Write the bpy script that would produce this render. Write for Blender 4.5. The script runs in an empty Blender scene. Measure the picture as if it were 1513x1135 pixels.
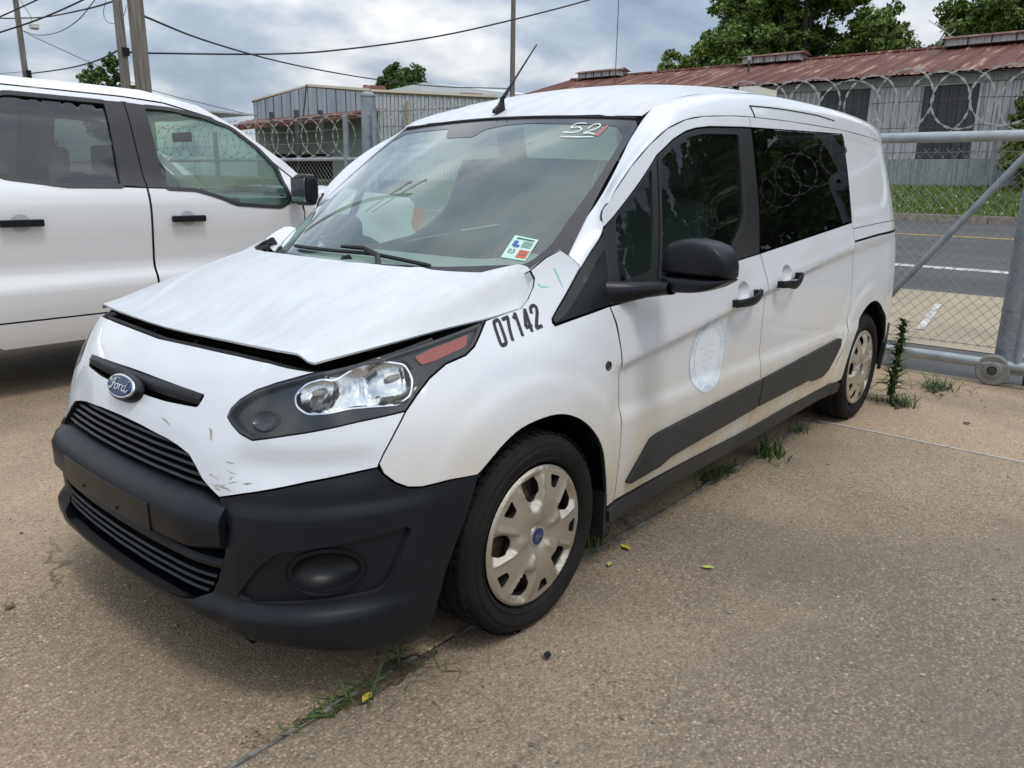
import bpy, bmesh, math, random
import numpy as np
from mathutils import Vector, Matrix
from mathutils.geometry import delaunay_2d_cdt
R=math.radians
random.seed(7); np.random.seed(7)
scene=bpy.context.scene
# ------------------------------------------------------------------ camera
CAM_POS=(1.71489,2.23417,1.36693); CAM_YAW,CAM_PITCH,CAM_ROLL=R(220.4396),R(-14.6623),R(.8164)
_fw=Vector((math.cos(CAM_PITCH)*math.cos(CAM_YAW),math.cos(CAM_PITCH)*math.sin(CAM_YAW),math.sin(CAM_PITCH)))
_rt=_fw.cross(Vector((0,0,1))).normalized(); _up=_rt.cross(_fw)
_r2=_rt*math.cos(CAM_ROLL)+_up*math.sin(CAM_ROLL); _u2=-_rt*math.sin(CAM_ROLL)+_up*math.cos(CAM_ROLL)
cd=bpy.data.cameras.new('camera'); cam=bpy.data.objects.new('camera',cd); scene.collection.objects.link(cam)
cam.matrix_world=Matrix(((_r2.x,_u2.x,-_fw.x,CAM_POS[0]),(_r2.y,_u2.y,-_fw.y,CAM_POS[1]),(_r2.z,_u2.z,-_fw.z,CAM_POS[2]),(0,0,0,1)))
cd.sensor_width=36; cd.sensor_fit='HORIZONTAL'; cd.lens=1151.8/1513*36; cd.clip_start=.05; cd.clip_end=3000
scene.camera=cam
# ------------------------------------------------------------------ sky, sun, exposure
SUN_EL,SUN_AZ=R(62),R(75)       # azimuth measured from +X towards +Y
world=bpy.data.worlds.new('World'); scene.world=world; world.use_nodes=True
nt=world.node_tree; nt.nodes.clear()
def wn(t,**k):
    n=nt.nodes.new(t)
    for a,b in k.items(): setattr(n,a,b)
    return n
sky=wn('ShaderNodeTexSky',sky_type='NISHITA',sun_disc=False); sky.sun_elevation=SUN_EL; sky.sun_rotation=R(90)-SUN_AZ
sky.air_density=1.2; sky.dust_density=2.0
tc=wn('ShaderNodeTexCoord'); sep=wn('ShaderNodeSeparateXYZ'); nt.links.new(tc.outputs['Generated'],sep.inputs[0])
# project the direction onto a cloud ceiling so that clouds flatten towards the horizon
mz=wn('ShaderNodeMath',operation='MAXIMUM'); mz.inputs[1].default_value=.0; nt.links.new(sep.outputs[2],mz.inputs[0])
az=wn('ShaderNodeMath',operation='ADD'); az.inputs[1].default_value=.34; nt.links.new(mz.outputs[0],az.inputs[0])
dv=wn('ShaderNodeVectorMath',operation='DIVIDE'); cb=wn('ShaderNodeCombineXYZ')
nt.links.new(az.outputs[0],cb.inputs[0]); nt.links.new(az.outputs[0],cb.inputs[1]); cb.inputs[2].default_value=1
nt.links.new(tc.outputs['Generated'],dv.inputs[0]); nt.links.new(cb.outputs[0],dv.inputs[1])
n1=wn('ShaderNodeTexNoise'); n1.inputs['Scale'].default_value=1.9; n1.inputs['Detail'].default_value=7; n1.inputs['Roughness'].default_value=.52; n1.inputs['Distortion'].default_value=.25
nt.links.new(dv.outputs[0],n1.inputs['Vector'])
n2=wn('ShaderNodeTexNoise'); n2.inputs['Scale'].default_value=3.4; n2.inputs['Detail'].default_value=6; n2.inputs['Roughness'].default_value=.5
nt.links.new(dv.outputs[0],n2.inputs['Vector'])
cov=wn('ShaderNodeMapRange'); cov.inputs[1].default_value=.30; cov.inputs[2].default_value=.50; cov.inputs[3].default_value=.80; cov.inputs[4].default_value=1.0; nt.links.new(n1.outputs[0],cov.inputs[0])
ramp=wn('ShaderNodeValToRGB'); e=ramp.color_ramp.elements
e[0].position=.37; e[0].color=(4.2,5.4,7.6,1); e[1].position=.62; e[1].color=(15.,15.2,15.3,1)
m=ramp.color_ramp.elements.new(.49); m.color=(7.4,8.6,10.2,1)
mixn=wn('ShaderNodeMath',operation='MULTIPLY_ADD'); mixn.inputs[1].default_value=.42
nt.links.new(n2.outputs[0],mixn.inputs[0]); 
sc1=wn('ShaderNodeMath',operation='MULTIPLY'); sc1.inputs[1].default_value=.60; nt.links.new(n1.outputs[0],sc1.inputs[0]); nt.links.new(sc1.outputs[0],mixn.inputs[2])
nt.links.new(mixn.outputs[0],ramp.inputs[0])
mx=wn('ShaderNodeMix',data_type='RGBA'); nt.links.new(cov.outputs[0],mx.inputs[0]); nt.links.new(sky.outputs[0],mx.inputs[6]); 
# overcast luminance rises from the horizon to the zenith (CIE overcast sky)
cie=wn('ShaderNodeMath',operation='MULTIPLY_ADD'); cie.inputs[1].default_value=.62; cie.inputs[2].default_value=.38; nt.links.new(mz.outputs[0],cie.inputs[0])
cm=wn('ShaderNodeVectorMath',operation='SCALE'); nt.links.new(ramp.outputs[0],cm.inputs[0]); nt.links.new(cie.outputs[0],cm.inputs['Scale']); nt.links.new(cm.outputs[0],mx.inputs[7])
bg=wn('ShaderNodeBackground'); bg.inputs[1].default_value=.105; nt.links.new(mx.outputs[2],bg.inputs[0])
wo=wn('ShaderNodeOutputWorld'); nt.links.new(bg.outputs[0],wo.inputs[0])
sl=bpy.data.lights.new('sun','SUN'); sl.energy=1.0; sl.angle=R(14); sl.color=(1,.96,.9)
sun=bpy.data.objects.new('sun',sl); scene.collection.objects.link(sun)
_sd=Vector((math.cos(SUN_EL)*math.cos(SUN_AZ),math.cos(SUN_EL)*math.sin(SUN_AZ),math.sin(SUN_EL)))
sun.rotation_euler=_sd.to_track_quat('Z','Y').to_euler()
vs=scene.view_settings; vs.view_transform='Standard'; vs.look='None'; vs.exposure=0.40; vs.gamma=1.0; vs.use_curve_mapping=False
scene.render.engine='CYCLES'
# ------------------------------------------------------------------ generic helpers
COL=scene.collection
def mesh_obj(name,verts,faces,mat=None,parent=None,smooth=True,sharp=35,mats=None,midx=None):
    me=bpy.data.meshes.new(name); me.from_pydata([tuple(map(float,v)) for v in verts],[],[tuple(map(int,f)) for f in faces]); me.update()
    if smooth:
        me.polygons.foreach_set('use_smooth',[True]*len(me.polygons))
        if sharp: me.set_sharp_from_angle(angle=R(sharp))
    for m_ in (mats or ([mat] if mat else [])): me.materials.append(m_)
    if midx is not None: me.polygons.foreach_set('material_index',midx)
    o=bpy.data.objects.new(name,me); COL.objects.link(o)
    if parent: o.parent=parent
    return o
def empty(name,loc=(0,0,0),rz=0,label=None,cat=None,group=None):
    o=bpy.data.objects.new(name,None); o.location=loc; o.rotation_euler=(0,0,rz); COL.objects.link(o); o.empty_display_size=.2
    if label: tag(o,label,cat,group)
    return o
def tag(o,label=None,cat=None,group=None,kind=None):
    if label: o['label']=label
    if cat: o['category']=cat
    if group: o['group']=group
    if kind: o['kind']=kind
    return o
class MB:
    """collects simple solids into one mesh"""
    def __init__(s): s.v=[]; s.f=[]; s.m=[]
    def add(s,v,f,mi=0):
        n=len(s.v); s.v+= [tuple(map(float,p)) for p in v]; s.f+=[tuple(i+n for i in q) for q in f]; s.m+=[mi]*len(f); return s
    def box(s,c,h,rz=0,mi=0,M=None):
        p=[Vector((a*h[0],b*h[1],d*h[2])) for a in (-1,1) for b in (-1,1) for d in (-1,1)]
        Q=M if M is not None else Matrix.Rotation(rz,3,'Z')
        p=[Q@q+Vector(c) for q in p]
        return s.add(p,[(0,1,3,2),(4,6,7,5),(0,4,5,1),(2,3,7,6),(0,2,6,4),(1,5,7,3)],mi)
    def tube(s,pts,r,n=6,mi=0,caps=True):
        pts=[Vector(p) for p in pts]; rr=r if hasattr(r,'__len__') else [r]*len(pts)
        vs_=[];fs=[]; prev=None
        for i,p in enumerate(pts):
            t=(pts[min(i+1,len(pts)-1)]-pts[max(i-1,0)]).normalized()
            if prev is None:
                a=t.cross(Vector((0,0,1)));
                if a.length<.05: a=t.cross(Vector((1,0,0)))
            else: a=prev-t*prev.dot(t)
            a.normalize(); prev=a; b=t.cross(a)
            for k in range(n):
                an=2*math.pi*k/n; vs_.append(p+(a*math.cos(an)+b*math.sin(an))*rr[i])
        for i in range(len(pts)-1):
            for k in range(n): fs.append((i*n+k,i*n+(k+1)%n,(i+1)*n+(k+1)%n,(i+1)*n+k))
        if caps: fs.append(tuple(range(n))[::-1]); fs.append(tuple((len(pts)-1)*n+k for k in range(n)))
        return s.add(vs_,fs,mi)
    def lathe(s,prof,n=32,axis='y',c=(0,0,0),mi=0,close=False):
        vs_=[];fs=[]
        for r_,h in prof:
            for k in range(n):
                a=2*math.pi*k/n; x,y=r_*math.cos(a),r_*math.sin(a)
                q={'y':(x,h,y),'z':(x,y,h),'x':(h,x,y)}[axis]; vs_.append((q[0]+c[0],q[1]+c[1],q[2]+c[2]))
        for i in range(len(prof)-1):
            for k in range(n): fs.append((i*n+k,(i+1)*n+k,(i+1)*n+(k+1)%n,i*n+(k+1)%n))
        return s.add(vs_,fs,mi)
    def grid(s,P,mi=0,wrap=False):
        P=np.asarray(P,float); a,b=P.shape[:2]; n=len(s.v); s.v+=[tuple(q) for q in P.reshape(-1,3)]
        for i in range(a-1):
            for j in range(b if wrap else b-1):
                j2=(j+1)%b; s.f.append((n+i*b+j,n+(i+1)*b+j,n+(i+1)*b+j2,n+i*b+j2)); s.m.append(mi)
        return s
    def build(s,name,mat,parent=None,smooth=True,sharp=35):
        ms=mat if isinstance(mat,(list,tuple)) else [mat]
        return mesh_obj(name,s.v,s.f,None,parent,smooth,sharp,ms,s.m)
# ------------------------------------------------------------------ materials
def mat(name,col,rough=.5,metal=0,spec=.5,coat=0,coat_r=.05,build=None,emit=None):
    m_=bpy.data.materials.new(name); m_.use_nodes=True; t=m_.node_tree; b=t.nodes['Principled BSDF']
    b.inputs['Base Color'].default_value=(*col,1); b.inputs['Roughness'].default_value=rough; b.inputs['Metallic'].default_value=metal
    b.inputs['Specular IOR Level'].default_value=spec; b.inputs['Coat Weight'].default_value=coat; b.inputs['Coat Roughness'].default_value=coat_r
    if build: build(t,b)
    return m_
class NB:
    """node building shorthand"""
    def __init__(s,t): s.t=t
    def n(s,ty,ins=None,**k):
        o=s.t.nodes.new(ty)
        for a,b in k.items(): setattr(o,a,b)
        for a,b in (ins or {}).items():
            if hasattr(b,'outputs'): b=b.outputs[0]
            if isinstance(b,bpy.types.NodeSocket): s.t.links.new(b,o.inputs[a])
            else: o.inputs[a].default_value=b
        return o
    def pos(s): return s.n('ShaderNodeNewGeometry').outputs['Position']
    def noise(s,scale,detail=4,rough=.55,vec=None,dist=0):
        i={'Scale':scale,'Detail':detail,'Roughness':rough,'Distortion':dist}
        o=s.n('ShaderNodeTexNoise',i); s.t.links.new(vec or s.pos(),o.inputs['Vector']); return o.outputs[0]
    def scale(s,vec,x,y,z):
        return s.n('ShaderNodeVectorMath',{0:vec,1:(x,y,z)},operation='MULTIPLY').outputs[0]
    def vor(s,scale,vec=None,feature='F1',rnd=1):
        o=s.n('ShaderNodeTexVoronoi',{'Scale':scale,'Randomness':rnd},feature=feature); s.t.links.new(vec or s.pos(),o.inputs['Vector']); return o
    def rng(s,v,a,b,c=0,d=1): return s.n('ShaderNodeMapRange',{0:v,1:a,2:b,3:c,4:d}).outputs[0]
    def math(s,op,a,b=0,c=0): return s.n('ShaderNodeMath',{0:a,1:b,2:c},operation=op).outputs[0]
    def mix(s,f,a,b,bt='MIX'):
        o=s.t.nodes.new('ShaderNodeMix'); o.data_type='RGBA'; o.blend_type=bt
        for i,v in ((0,f),(6,a),(7,b)):
            if isinstance(v,bpy.types.NodeSocket): s.t.links.new(v,o.inputs[i])
            else: o.inputs[i].default_value=v if i==0 else (*v,1)
        return o.outputs[2]
    def ramp(s,v,st):
        o=s.n('ShaderNodeValToRGB',{0:v}); el=o.color_ramp.elements
        el[0].position,el[0].color=st[0][0],(*st[0][1],1); el[1].position,el[1].color=st[-1][0],(*st[-1][1],1)
        for p,c in st[1:-1]: q=el.new(p); q.color=(*c,1)
        return o.outputs[0]
    def bump(s,h,strength=.3,dist=.01,normal=None):
        i={'Strength':strength,'Distance':dist,'Height':h}
        if normal is not None: i['Normal']=normal
        return s.n('ShaderNodeBump',i).outputs[0]
    def z(s): return s.n('ShaderNodeSeparateXYZ',{0:s.pos()}).outputs[2]
    def link(s,a,b): s.t.links.new(a,b)
def glass(name,tint,refl=1.0,rough=.0,dirt_or_haze=0.0):
    m_=bpy.data.materials.new(name); m_.use_nodes=True; t=m_.node_tree; t.nodes.clear(); k=NB(t)
    tr=k.n('ShaderNodeBsdfTransparent',{0:(*tint,1)}); gl=k.n('ShaderNodeBsdfGlossy',{'Color':(1,1,1,1),'Roughness':rough})
    fr=k.n('ShaderNodeLayerWeight',{'Blend':.5}); f=k.math('MULTIPLY',k.math('MULTIPLY_ADD',k.math('POWER',fr.outputs['Facing'],5.),.93,.045),refl)
    s=k.n('ShaderNodeMixShader',{0:f,1:tr,2:gl})
    if dirt_or_haze>0:
        d=k.n('ShaderNodeBsdfDiffuse',{0:(.54,.65,.61,1)}); f2=k.rng(k.noise(3.5,5),.3,.8,dirt_or_haze*.5,dirt_or_haze*1.4)  # milky sky haze on the glass, painted as a patchy greenish diffuse layer
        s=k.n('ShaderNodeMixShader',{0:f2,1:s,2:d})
    k.n('ShaderNodeOutputMaterial',{0:s.outputs[0]}); return m_
M={}
def _paint(dirty,hood=0):
    def b(t,p):
        k=NB(t); base=(.67,.69,.72)
        col=k.mix(k.rng(k.noise(1.3,5,.6),.35,.75),base,(.655,.67,.69))
        if dirty:
            z=k.z(); f=k.math('MULTIPLY',k.rng(z,.84,.34),k.rng(k.noise(5,6,.6,k.scale(k.pos(),1,1,.35)),.30,.66,.35,1))
            col=k.mix(f,col,(.56,.455,.30))
            g=k.math('MULTIPLY',k.rng(z,.48,.26),k.rng(k.noise(26,5,.7,k.scale(k.pos(),1,1,.5)),.56,.72))
            col=k.mix(k.math('MULTIPLY',g,.7),col,(.20,.13,.08))
        if hood:
            st=k.noise(9,6,.65,k.scale(k.pos(),.35,1.6,1)); col=k.mix(k.rng(st,.34,.66,.1,.8),col,(.52,.53,.53))
            sp=k.noise(120,3,.6); col=k.mix(k.rng(sp,.48,.72,0,.35),col,(.55,.555,.545)); col=k.mix(k.rng(k.noise(2.2,4,.6),.45,.7,0,.35),col,(.60,.605,.60))
            k.link(k.rng(st,.3,.8,.34,.6),p.inputs['Roughness'])
        k.link(col,p.inputs['Base Color'])
    return b
M['paint']=mat('white_paint',(.8,.8,.8),.26,coat=.7,coat_r=.06,build=_paint(False))
M['paint_dirty']=mat('white_paint_dirty',(.8,.8,.8),.3,coat=.6,coat_r=.08,build=_paint(True))
M['paint_hood']=mat('white_paint_chalky',(.8,.8,.8),.45,coat=.25,coat_r=.25,build=_paint(False,1))
def _plast(c1,c2,bs=.12):
    def b(t,p):
        k=NB(t); k.link(k.mix(k.rng(k.noise(4,5,.6),.3,.75),c1,c2),p.inputs['Base Color'])
        k.link(k.bump(k.noise(900,2),bs,.0006),p.inputs['Normal'])
    return b
M['plastic']=mat('black_plastic',(.02,.02,.02),.40,spec=.28,build=_plast((.0048,.0062,.0090),(.0105,.0128,.0165)))
M['plastic_grey']=mat('faded_plastic',(.05,.05,.05),.55,build=_plast((.017,.019,.021),(.032,.034,.034)))
M['plastic_smooth']=mat('smooth_black_plastic',(.007,.008,.010),.34,spec=.32)
M['satin']=mat('satin_black_trim',(.018,.017,.018),.34)
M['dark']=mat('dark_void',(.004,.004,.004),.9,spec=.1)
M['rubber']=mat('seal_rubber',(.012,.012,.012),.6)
def _tyre(t,p):
    k=NB(t); k.link(k.mix(k.rng(k.noise(7,5),.35,.75),(.0055,.0055,.006),(.016,.015,.013)),p.inputs['Base Color']); k.link(k.bump(k.noise(160,3),.25,.002),p.inputs['Normal'])
M['tyre']=mat('tyre_rubber',(.02,.02,.02),.8,spec=.25,build=_tyre)
def _cover(t,p):
    k=NB(t); k.link(k.mix(k.rng(k.noise(14,5,.65),.5,.85),(.50,.455,.385),(.38,.33,.265)),p.inputs['Base Color'])
M['cover']=mat('wheel_cover_silver',(.5,.47,.42),.34,metal=.72,build=_cover)
def _rust(t,p):
    k=NB(t); k.link(k.ramp(k.noise(22,5,.7),[(.38,(.010,.009,.008)),(.52,(.055,.030,.018)),(.66,(.17,.085,.045)),(.8,(.24,.13,.075))]),p.inputs['Base Color'])
M['rust']=mat('rusty_steel',(.2,.1,.05),.8,build=_rust)
M['chrome']=mat('chrome',(.82,.83,.84),.06,metal=1)
M['reflector']=mat('lamp_reflector',(.66,.67,.66),.13,metal=1)
M['bezel']=mat('lamp_bezel',(.012,.013,.015),.22)
M['marker_red']=mat('side_marker_lens',(.55,.07,.06),.2)
M['bulb']=mat('bulb_glass',(.35,.33,.3),.1)
M['blue']=mat('emblem_blue',(.010,.030,.11),.25,coat=.15)
M['frit']=mat('glass_border_black',(.035,.034,.038),.12)
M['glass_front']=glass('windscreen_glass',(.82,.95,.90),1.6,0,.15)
M['glass_side']=glass('door_glass',(.58,.74,.67),.95,0,.004)
M['glass_dark']=glass('privacy_glass',(.02,.028,.026),.62,0,.004)
M['lens']=glass('lamp_lens',(.95,.96,.97),.75,0,.004)
M['dash']=mat('dashboard',(.27,.275,.255),.8)
M['seat']=mat('seat_fabric',(.075,.077,.08),.9)
M['liner']=mat('headliner',(.42,.42,.39),.9)
M['ink']=mat('black_vinyl',(.012,.012,.014),.4)
M['chalk']=mat('white_marker',(.85,.87,.87),.8)
M['chalk_red']=mat('red_marker',(.75,.12,.12),.8)
M['teal_mark']=mat('teal_crayon',(.34,.66,.58),.8)
M['crest']=mat('faded_blue_print',(.52,.60,.70),.5)
M['crest_field']=mat('faded_crest_field',(.76,.80,.84),.4)
M['sticker']=mat('sticker_green',(.50,.72,.62),.6); M['sticker_red']=mat('sticker_red',(.55,.13,.10),.6); M['sticker_blue']=mat('sticker_blue',(.05,.10,.42),.6); M['sticker_ink']=mat('sticker_ink',(.05,.10,.10),.6)
# ------------------------------------------------------------------ van body surface
def _cr(xs, ys, q):
    """monotone-ish cubic (Hermite, finite differences) interpolation, ys may be (n,k)"""
    xs=np.asarray(xs,float); ys=np.asarray(ys,float); q=np.asarray(q,float)
    d=np.diff(ys,axis=0)/np.diff(xs).reshape(-1,*([1]*(ys.ndim-1)))
    m=np.empty_like(ys); m[0]=d[0]; m[-1]=d[-1]
    h=np.diff(xs).reshape(-1,*([1]*(ys.ndim-1)))
    m[1:-1]=(d[:-1]*h[1:]+d[1:]*h[:-1])/(h[:-1]+h[1:])
    i=np.clip(np.searchsorted(xs,q,side='right')-1,0,len(xs)-2)
    hh=xs[i+1]-xs[i]; t=(q-xs[i])/hh
    t=np.clip(t,-1.0,2.0)
    sh=(slice(None),)+(None,)*(ys.ndim-1)
    t=t[sh]; hh=hh[sh]
    return ((2*t**3-3*t**2+1)*ys[i]+(t**3-2*t**2+t)*hh*m[i]+(-2*t**3+3*t**2)*ys[i+1]+(t**3-t**2)*hh*m[i+1])
def sstep(a,b,x):
    t=np.clip((np.asarray(x,float)-a)/(b-a),0,1); return t*t*(3-2*t)
WB=3.062
ZL=[.12,.20,.30,.45,.60,.75,.90,1.00,1.10,1.30,1.50,1.62,1.74]
#           u      x(z) rows                                                                     y(z) rows
_ST=[
 (-1.30,[.80,.850,.860,.860,.840,.797,.692,.55,.55,.4,.3,.2,.1],   [0]*13),
 (-1.05,[.79,.842,.852,.852,.832,.788,.683,.55,.54,.4,.3,.2,.1],   [.25]*7+[.24]*6),
 (-.85, [.765,.815,.828,.828,.807,.757,.660,.54,.52,.39,.28,.18,.1],[.45,.45,.45,.45,.45,.445,.43,.42,.41,.40,.39,.38,.37]),
 (-.70, [.70,.755,.770,.770,.748,.702,.620,.52,.49,.36,.26,.16,.06],[.60,.60,.60,.60,.595,.585,.555,.54,.53,.51,.50,.49,.48]),
 (-.58, [.61,.670,.688,.688,.668,.628,.562,.48,.44,.32,.22,.12,.02],[.705,.71,.71,.71,.70,.682,.640,.615,.60,.58,.57,.55,.53]),
 (-.45, [.49,.540,.556,.556,.540,.508,.462,.42,.36,.25,.15,.06,-.04],[.79,.80,.802,.80,.79,.762,.692,.645,.62,.60,.58,.56,.54]),
 (-.30, [.335,.368,.378,.378,.368,.345,.315,.29,.25,.15,.05,-.04,-.14],[.845,.855,.86,.86,.852,.823,.750,.690,.655,.62,.60,.58,.56]),
 (-.15, [.165,.178,.182,.182,.178,.168,.158,.150,.14,.08,-.02,-.1,-.2],[.870,.880,.888,.890,.884,.860,.797,.735,.700,.67,.65,.62,.60]),
 (0.0,  [0]*9+[-.02,-.06,-.12,-.2],                                          [.880,.892,.902,.906,.902,.883,.830,.765,.722,.69,.67,.65,.62]),
 (.30,  [-.30]*13,                                                 [.868,.880,.896,.908,.911,.906,.886,.852,.803,.752,.71,.68,.65]),
 (.70,  [-.70]*13,                                                 [.850,.862,.882,.906,.915,.916,.914,.904,.886,.832,.768,.725,.68]),
 (1.40, [-1.40]*13,                                                [.850,.862,.882,.908,.917,.919,.9195,.912,.897,.853,.797,.757,.70]),
 (2.20, [-2.20]*13,                                                [.850,.862,.882,.908,.917,.919,.9195,.912,.898,.857,.805,.768,.71]),
 (2.80, [-2.80]*13,                                                [.850,.868,.890,.908,.915,.916,.914,.906,.893,.853,.802,.766,.71]),
 (3.20, [-3.20]*13,                                                [.850,.866,.882,.898,.903,.903,.900,.892,.879,.838,.788,.752,.70]),
 (3.50, [-3.50,-3.50,-3.50,-3.50,-3.50,-3.50,-3.495,-3.49,-3.48,-3.46,-3.43,-3.41,-3.39],
                                                                   [.830,.846,.860,.872,.875,.875,.872,.864,.851,.812,.764,.73,.68]),
 (3.70, [-3.68,-3.69,-3.695,-3.70,-3.70,-3.69,-3.67,-3.66,-3.64,-3.60,-3.55,-3.52,-3.50],
                                                                   [.79,.805,.818,.828,.830,.830,.826,.818,.806,.768,.722,.69,.64]),
 (3.85, [-3.79,-3.82,-3.84,-3.85,-3.84,-3.82,-3.80,-3.785,-3.765,-3.715,-3.65,-3.61,-3.58],
                                                                   [.68,.70,.715,.725,.725,.722,.718,.71,.70,.665,.62,.59,.55]),
 (4.25, [-3.83,-3.87,-3.895,-3.90,-3.89,-3.87,-3.85,-3.835,-3.815,-3.76,-3.69,-3.65,-3.61], [.35]*13),
 (4.60, [-3.84,-3.88,-3.905,-3.91,-3.90,-3.88,-3.86,-3.845,-3.825,-3.77,-3.70,-3.66,-3.62], [0]*13),
]
_OFS=[0,0,0,-.004,-.008,-.012,-.016,-.02,-.022,-.022,-.02,-.02,-.02,-.02,-.012,-.004,0,0,0,0]
_SU=np.array([s[0] for s in _ST]); _SX=np.array([s[1] for s in _ST],float); _SY=np.array([s[2] for s in _ST],float)+np.array(_OFS)[:,None]
def W_base(u,v):
    u=np.atleast_1d(np.asarray(u,float)); v=np.atleast_1d(np.asarray(v,float))
    n=len(u)
    A=np.stack([_SX,_SY],-1)                     # (nu,nz,2)
    B=_cr(_SU,A,u)                               # (n,nz,2)
    # per point interpolate along z
    xs=np.array(ZL); i=np.clip(np.searchsorted(xs,v,side='right')-1,0,len(xs)-2)
    d=(B[:,1:]-B[:,:-1])/np.diff(xs)[None,:,None]
    h=np.diff(xs)
    m=np.empty_like(B); m[:,0]=d[:,0]; m[:,-1]=d[:,-1]
    m[:,1:-1]=(d[:,:-1]*h[None,1:,None]+d[:,1:]*h[None,:-1,None])/(h[:-1]+h[1:])[None,:,None]
    hh=h[i]; t=((v-xs[i])/hh)[:,None]; k=np.arange(n); hh=hh[:,None]
    P=((2*t**3-3*t**2+1)*B[k,i]+(t**3-2*t**2+t)*hh*m[k,i]+(-2*t**3+3*t**2)*B[k,i+1]+(t**3-t**2)*hh*m[k,i+1])
    return np.stack([P[:,0],P[:,1],v],-1)
def crease_z(x):   # the rising body-side line
    return _cr([-3.6,-2.9,-2.4,-1.4,-.36,.1],[1.075,1.05,1.015,.905,.775,.73],x)
def W(u,v):
    """full body skin: base plus sculpted features (mostly along y)"""
    P=W_base(u,v); x=P[:,0]; z=P[:,2]; u=np.atleast_1d(np.asarray(u,float))
    side=sstep(-.5,-.1,u)*(1-sstep(3.5,3.75,u))
    dy=np.zeros(len(x))
    cz=crease_z(x)
    fade=sstep(.33,.46,-x)*(1-sstep(3.2,3.6,-x))
    # undercut below the line, scallop below that, flare above the cladding
    dy+=fade*(-.016*sstep(cz+.002,cz-.020,z)*(1-sstep(.645,.585,z)*(1-0)))
    dy+=fade*(.006*np.exp(-((z-cz-.02)/.05)**2))
    # wheel arch flares
    for xc,zc in ((0,.325),(-WB,.325)):
        r=np.hypot(x-xc,z-zc)
        back=np.where(x<xc,1,1) 
        k=.0095*sstep(.500,.468,r)+.006*sstep(.62,.52,r)
        if xc==0: k=k*sstep(-.47,-.30,x)*(1-.6*sstep(.2,.5,x))
        dy+=k*(z<1.0)
    P[:,1]+=dy*side
    return P
def W_n(u,v,e=.004):
    u=np.atleast_1d(np.asarray(u,float)); v=np.atleast_1d(np.asarray(v,float))
    a=W(u+e,v)-W(u-e,v); b=W(u,v+e)-W(u,v-e)
    n=np.cross(a,b); n/=np.linalg.norm(n,axis=1)[:,None]+1e-12
    s=np.sign(n[:,1]*np.where(np.abs(n[:,1])>.3,1,0)+n[:,0]*np.where(u<1,1,-1)*np.where(np.abs(n[:,1])>.3,0,1))
    return n*np.where(s==0,1,s)[:,None]
# hood, windscreen and roof surfaces
_HX=[-.30,-.15,-.073,.053,.197,.376,.584,.70]; _HE=[1.03,1.005,.995,.976,.961,.940,.917,.903]
_HCX=[-.30,-.1,.19,.42,.60,.66,.70]; _HC=[1.165,1.15,1.112,1.042,.944,.935,.905]
def hood_ye(x): return .62+(.587-x)*.18
def hoodP(Q):
    x=Q[:,0]; y=Q[:,1]; ye=hood_ye(x); s=np.abs(y)/ye
    zc=_cr(_HCX,_HC,x); ze=_cr(_HX,_HE,x); D=zc-ze; Fl=np.minimum(_cr([-.3,-.1,.05,.25,.6,.8],[.12,.105,.065,.04,.02,.02],x),.75*np.maximum(D,0))
    z=zc-(D-Fl)*np.clip(s,0,1.2)**2.6-Fl*sstep(.915,1.0,s)
    # pressed crease lines
    z=z+.005*np.exp(-((np.abs(y)-(.34+.16*(.6-x)/.7))/.02)**2)*sstep(.62,.45,x)
    return np.stack([x,y,z],-1)
HEAD_W=.642
def headerP(t): return np.stack([-.862+.030*(1-t*t),HEAD_W*t,1.586+.023*(1-t*t)],-1)
def wbaseP(t): return np.stack([-.20+.34*(1-t*t),.765*t,1.045+0*t],-1)
def wshP(Q):
    """windscreen, t across (-1..1), s up (0..1)"""
    t=Q[:,0:1]; s=Q[:,1:2]
    P=wbaseP(t[:,0])*(1-s)+headerP(t[:,0])*s
    b=.028*4*s*(1-s)*(1-.35*t*t); P[:,0:1]+=b*.55; P[:,2:3]+=b*.8; return P
_RX=[-.70,-.832,-.95,-1.10,-1.35,-1.70,-2.20,-2.80,-3.20,-3.50,-3.70]
_RZ=[1.545,1.609,1.662,1.714,1.772,1.808,1.822,1.818,1.803,1.772,1.725]
ROOF_Y=.642
def roofP(Q):
    x=Q[:,0]; y=Q[:,1]; s=np.abs(y)/ROOF_Y
    c=.023+.035*sstep(-.85,-1.5,x); z=_cr(_RX[::-1],_RZ[::-1],x)-c*s**2.4
    g=.50+.03*sstep(-.86,-1.6,x)
    z=z-.007*np.exp(-((np.abs(y)-g)/.012)**2)+.004*sstep(g+.02,g-.02,np.abs(y))
    return np.stack([x,y,z],-1)
# upper door-gap line on the body side, front to rear (u,v)
DOOR_TOP=[(.440,1.257),(.448,1.276),(.509,1.332),(.616,1.419),(.738,1.493),(.873,1.554),(1.017,1.594),(1.158,1.615),(1.384,1.632),(1.561,1.640),(2.0,1.648),(2.7,1.648),(3.2,1.632),(3.5,1.610),(3.66,1.585)]
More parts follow.
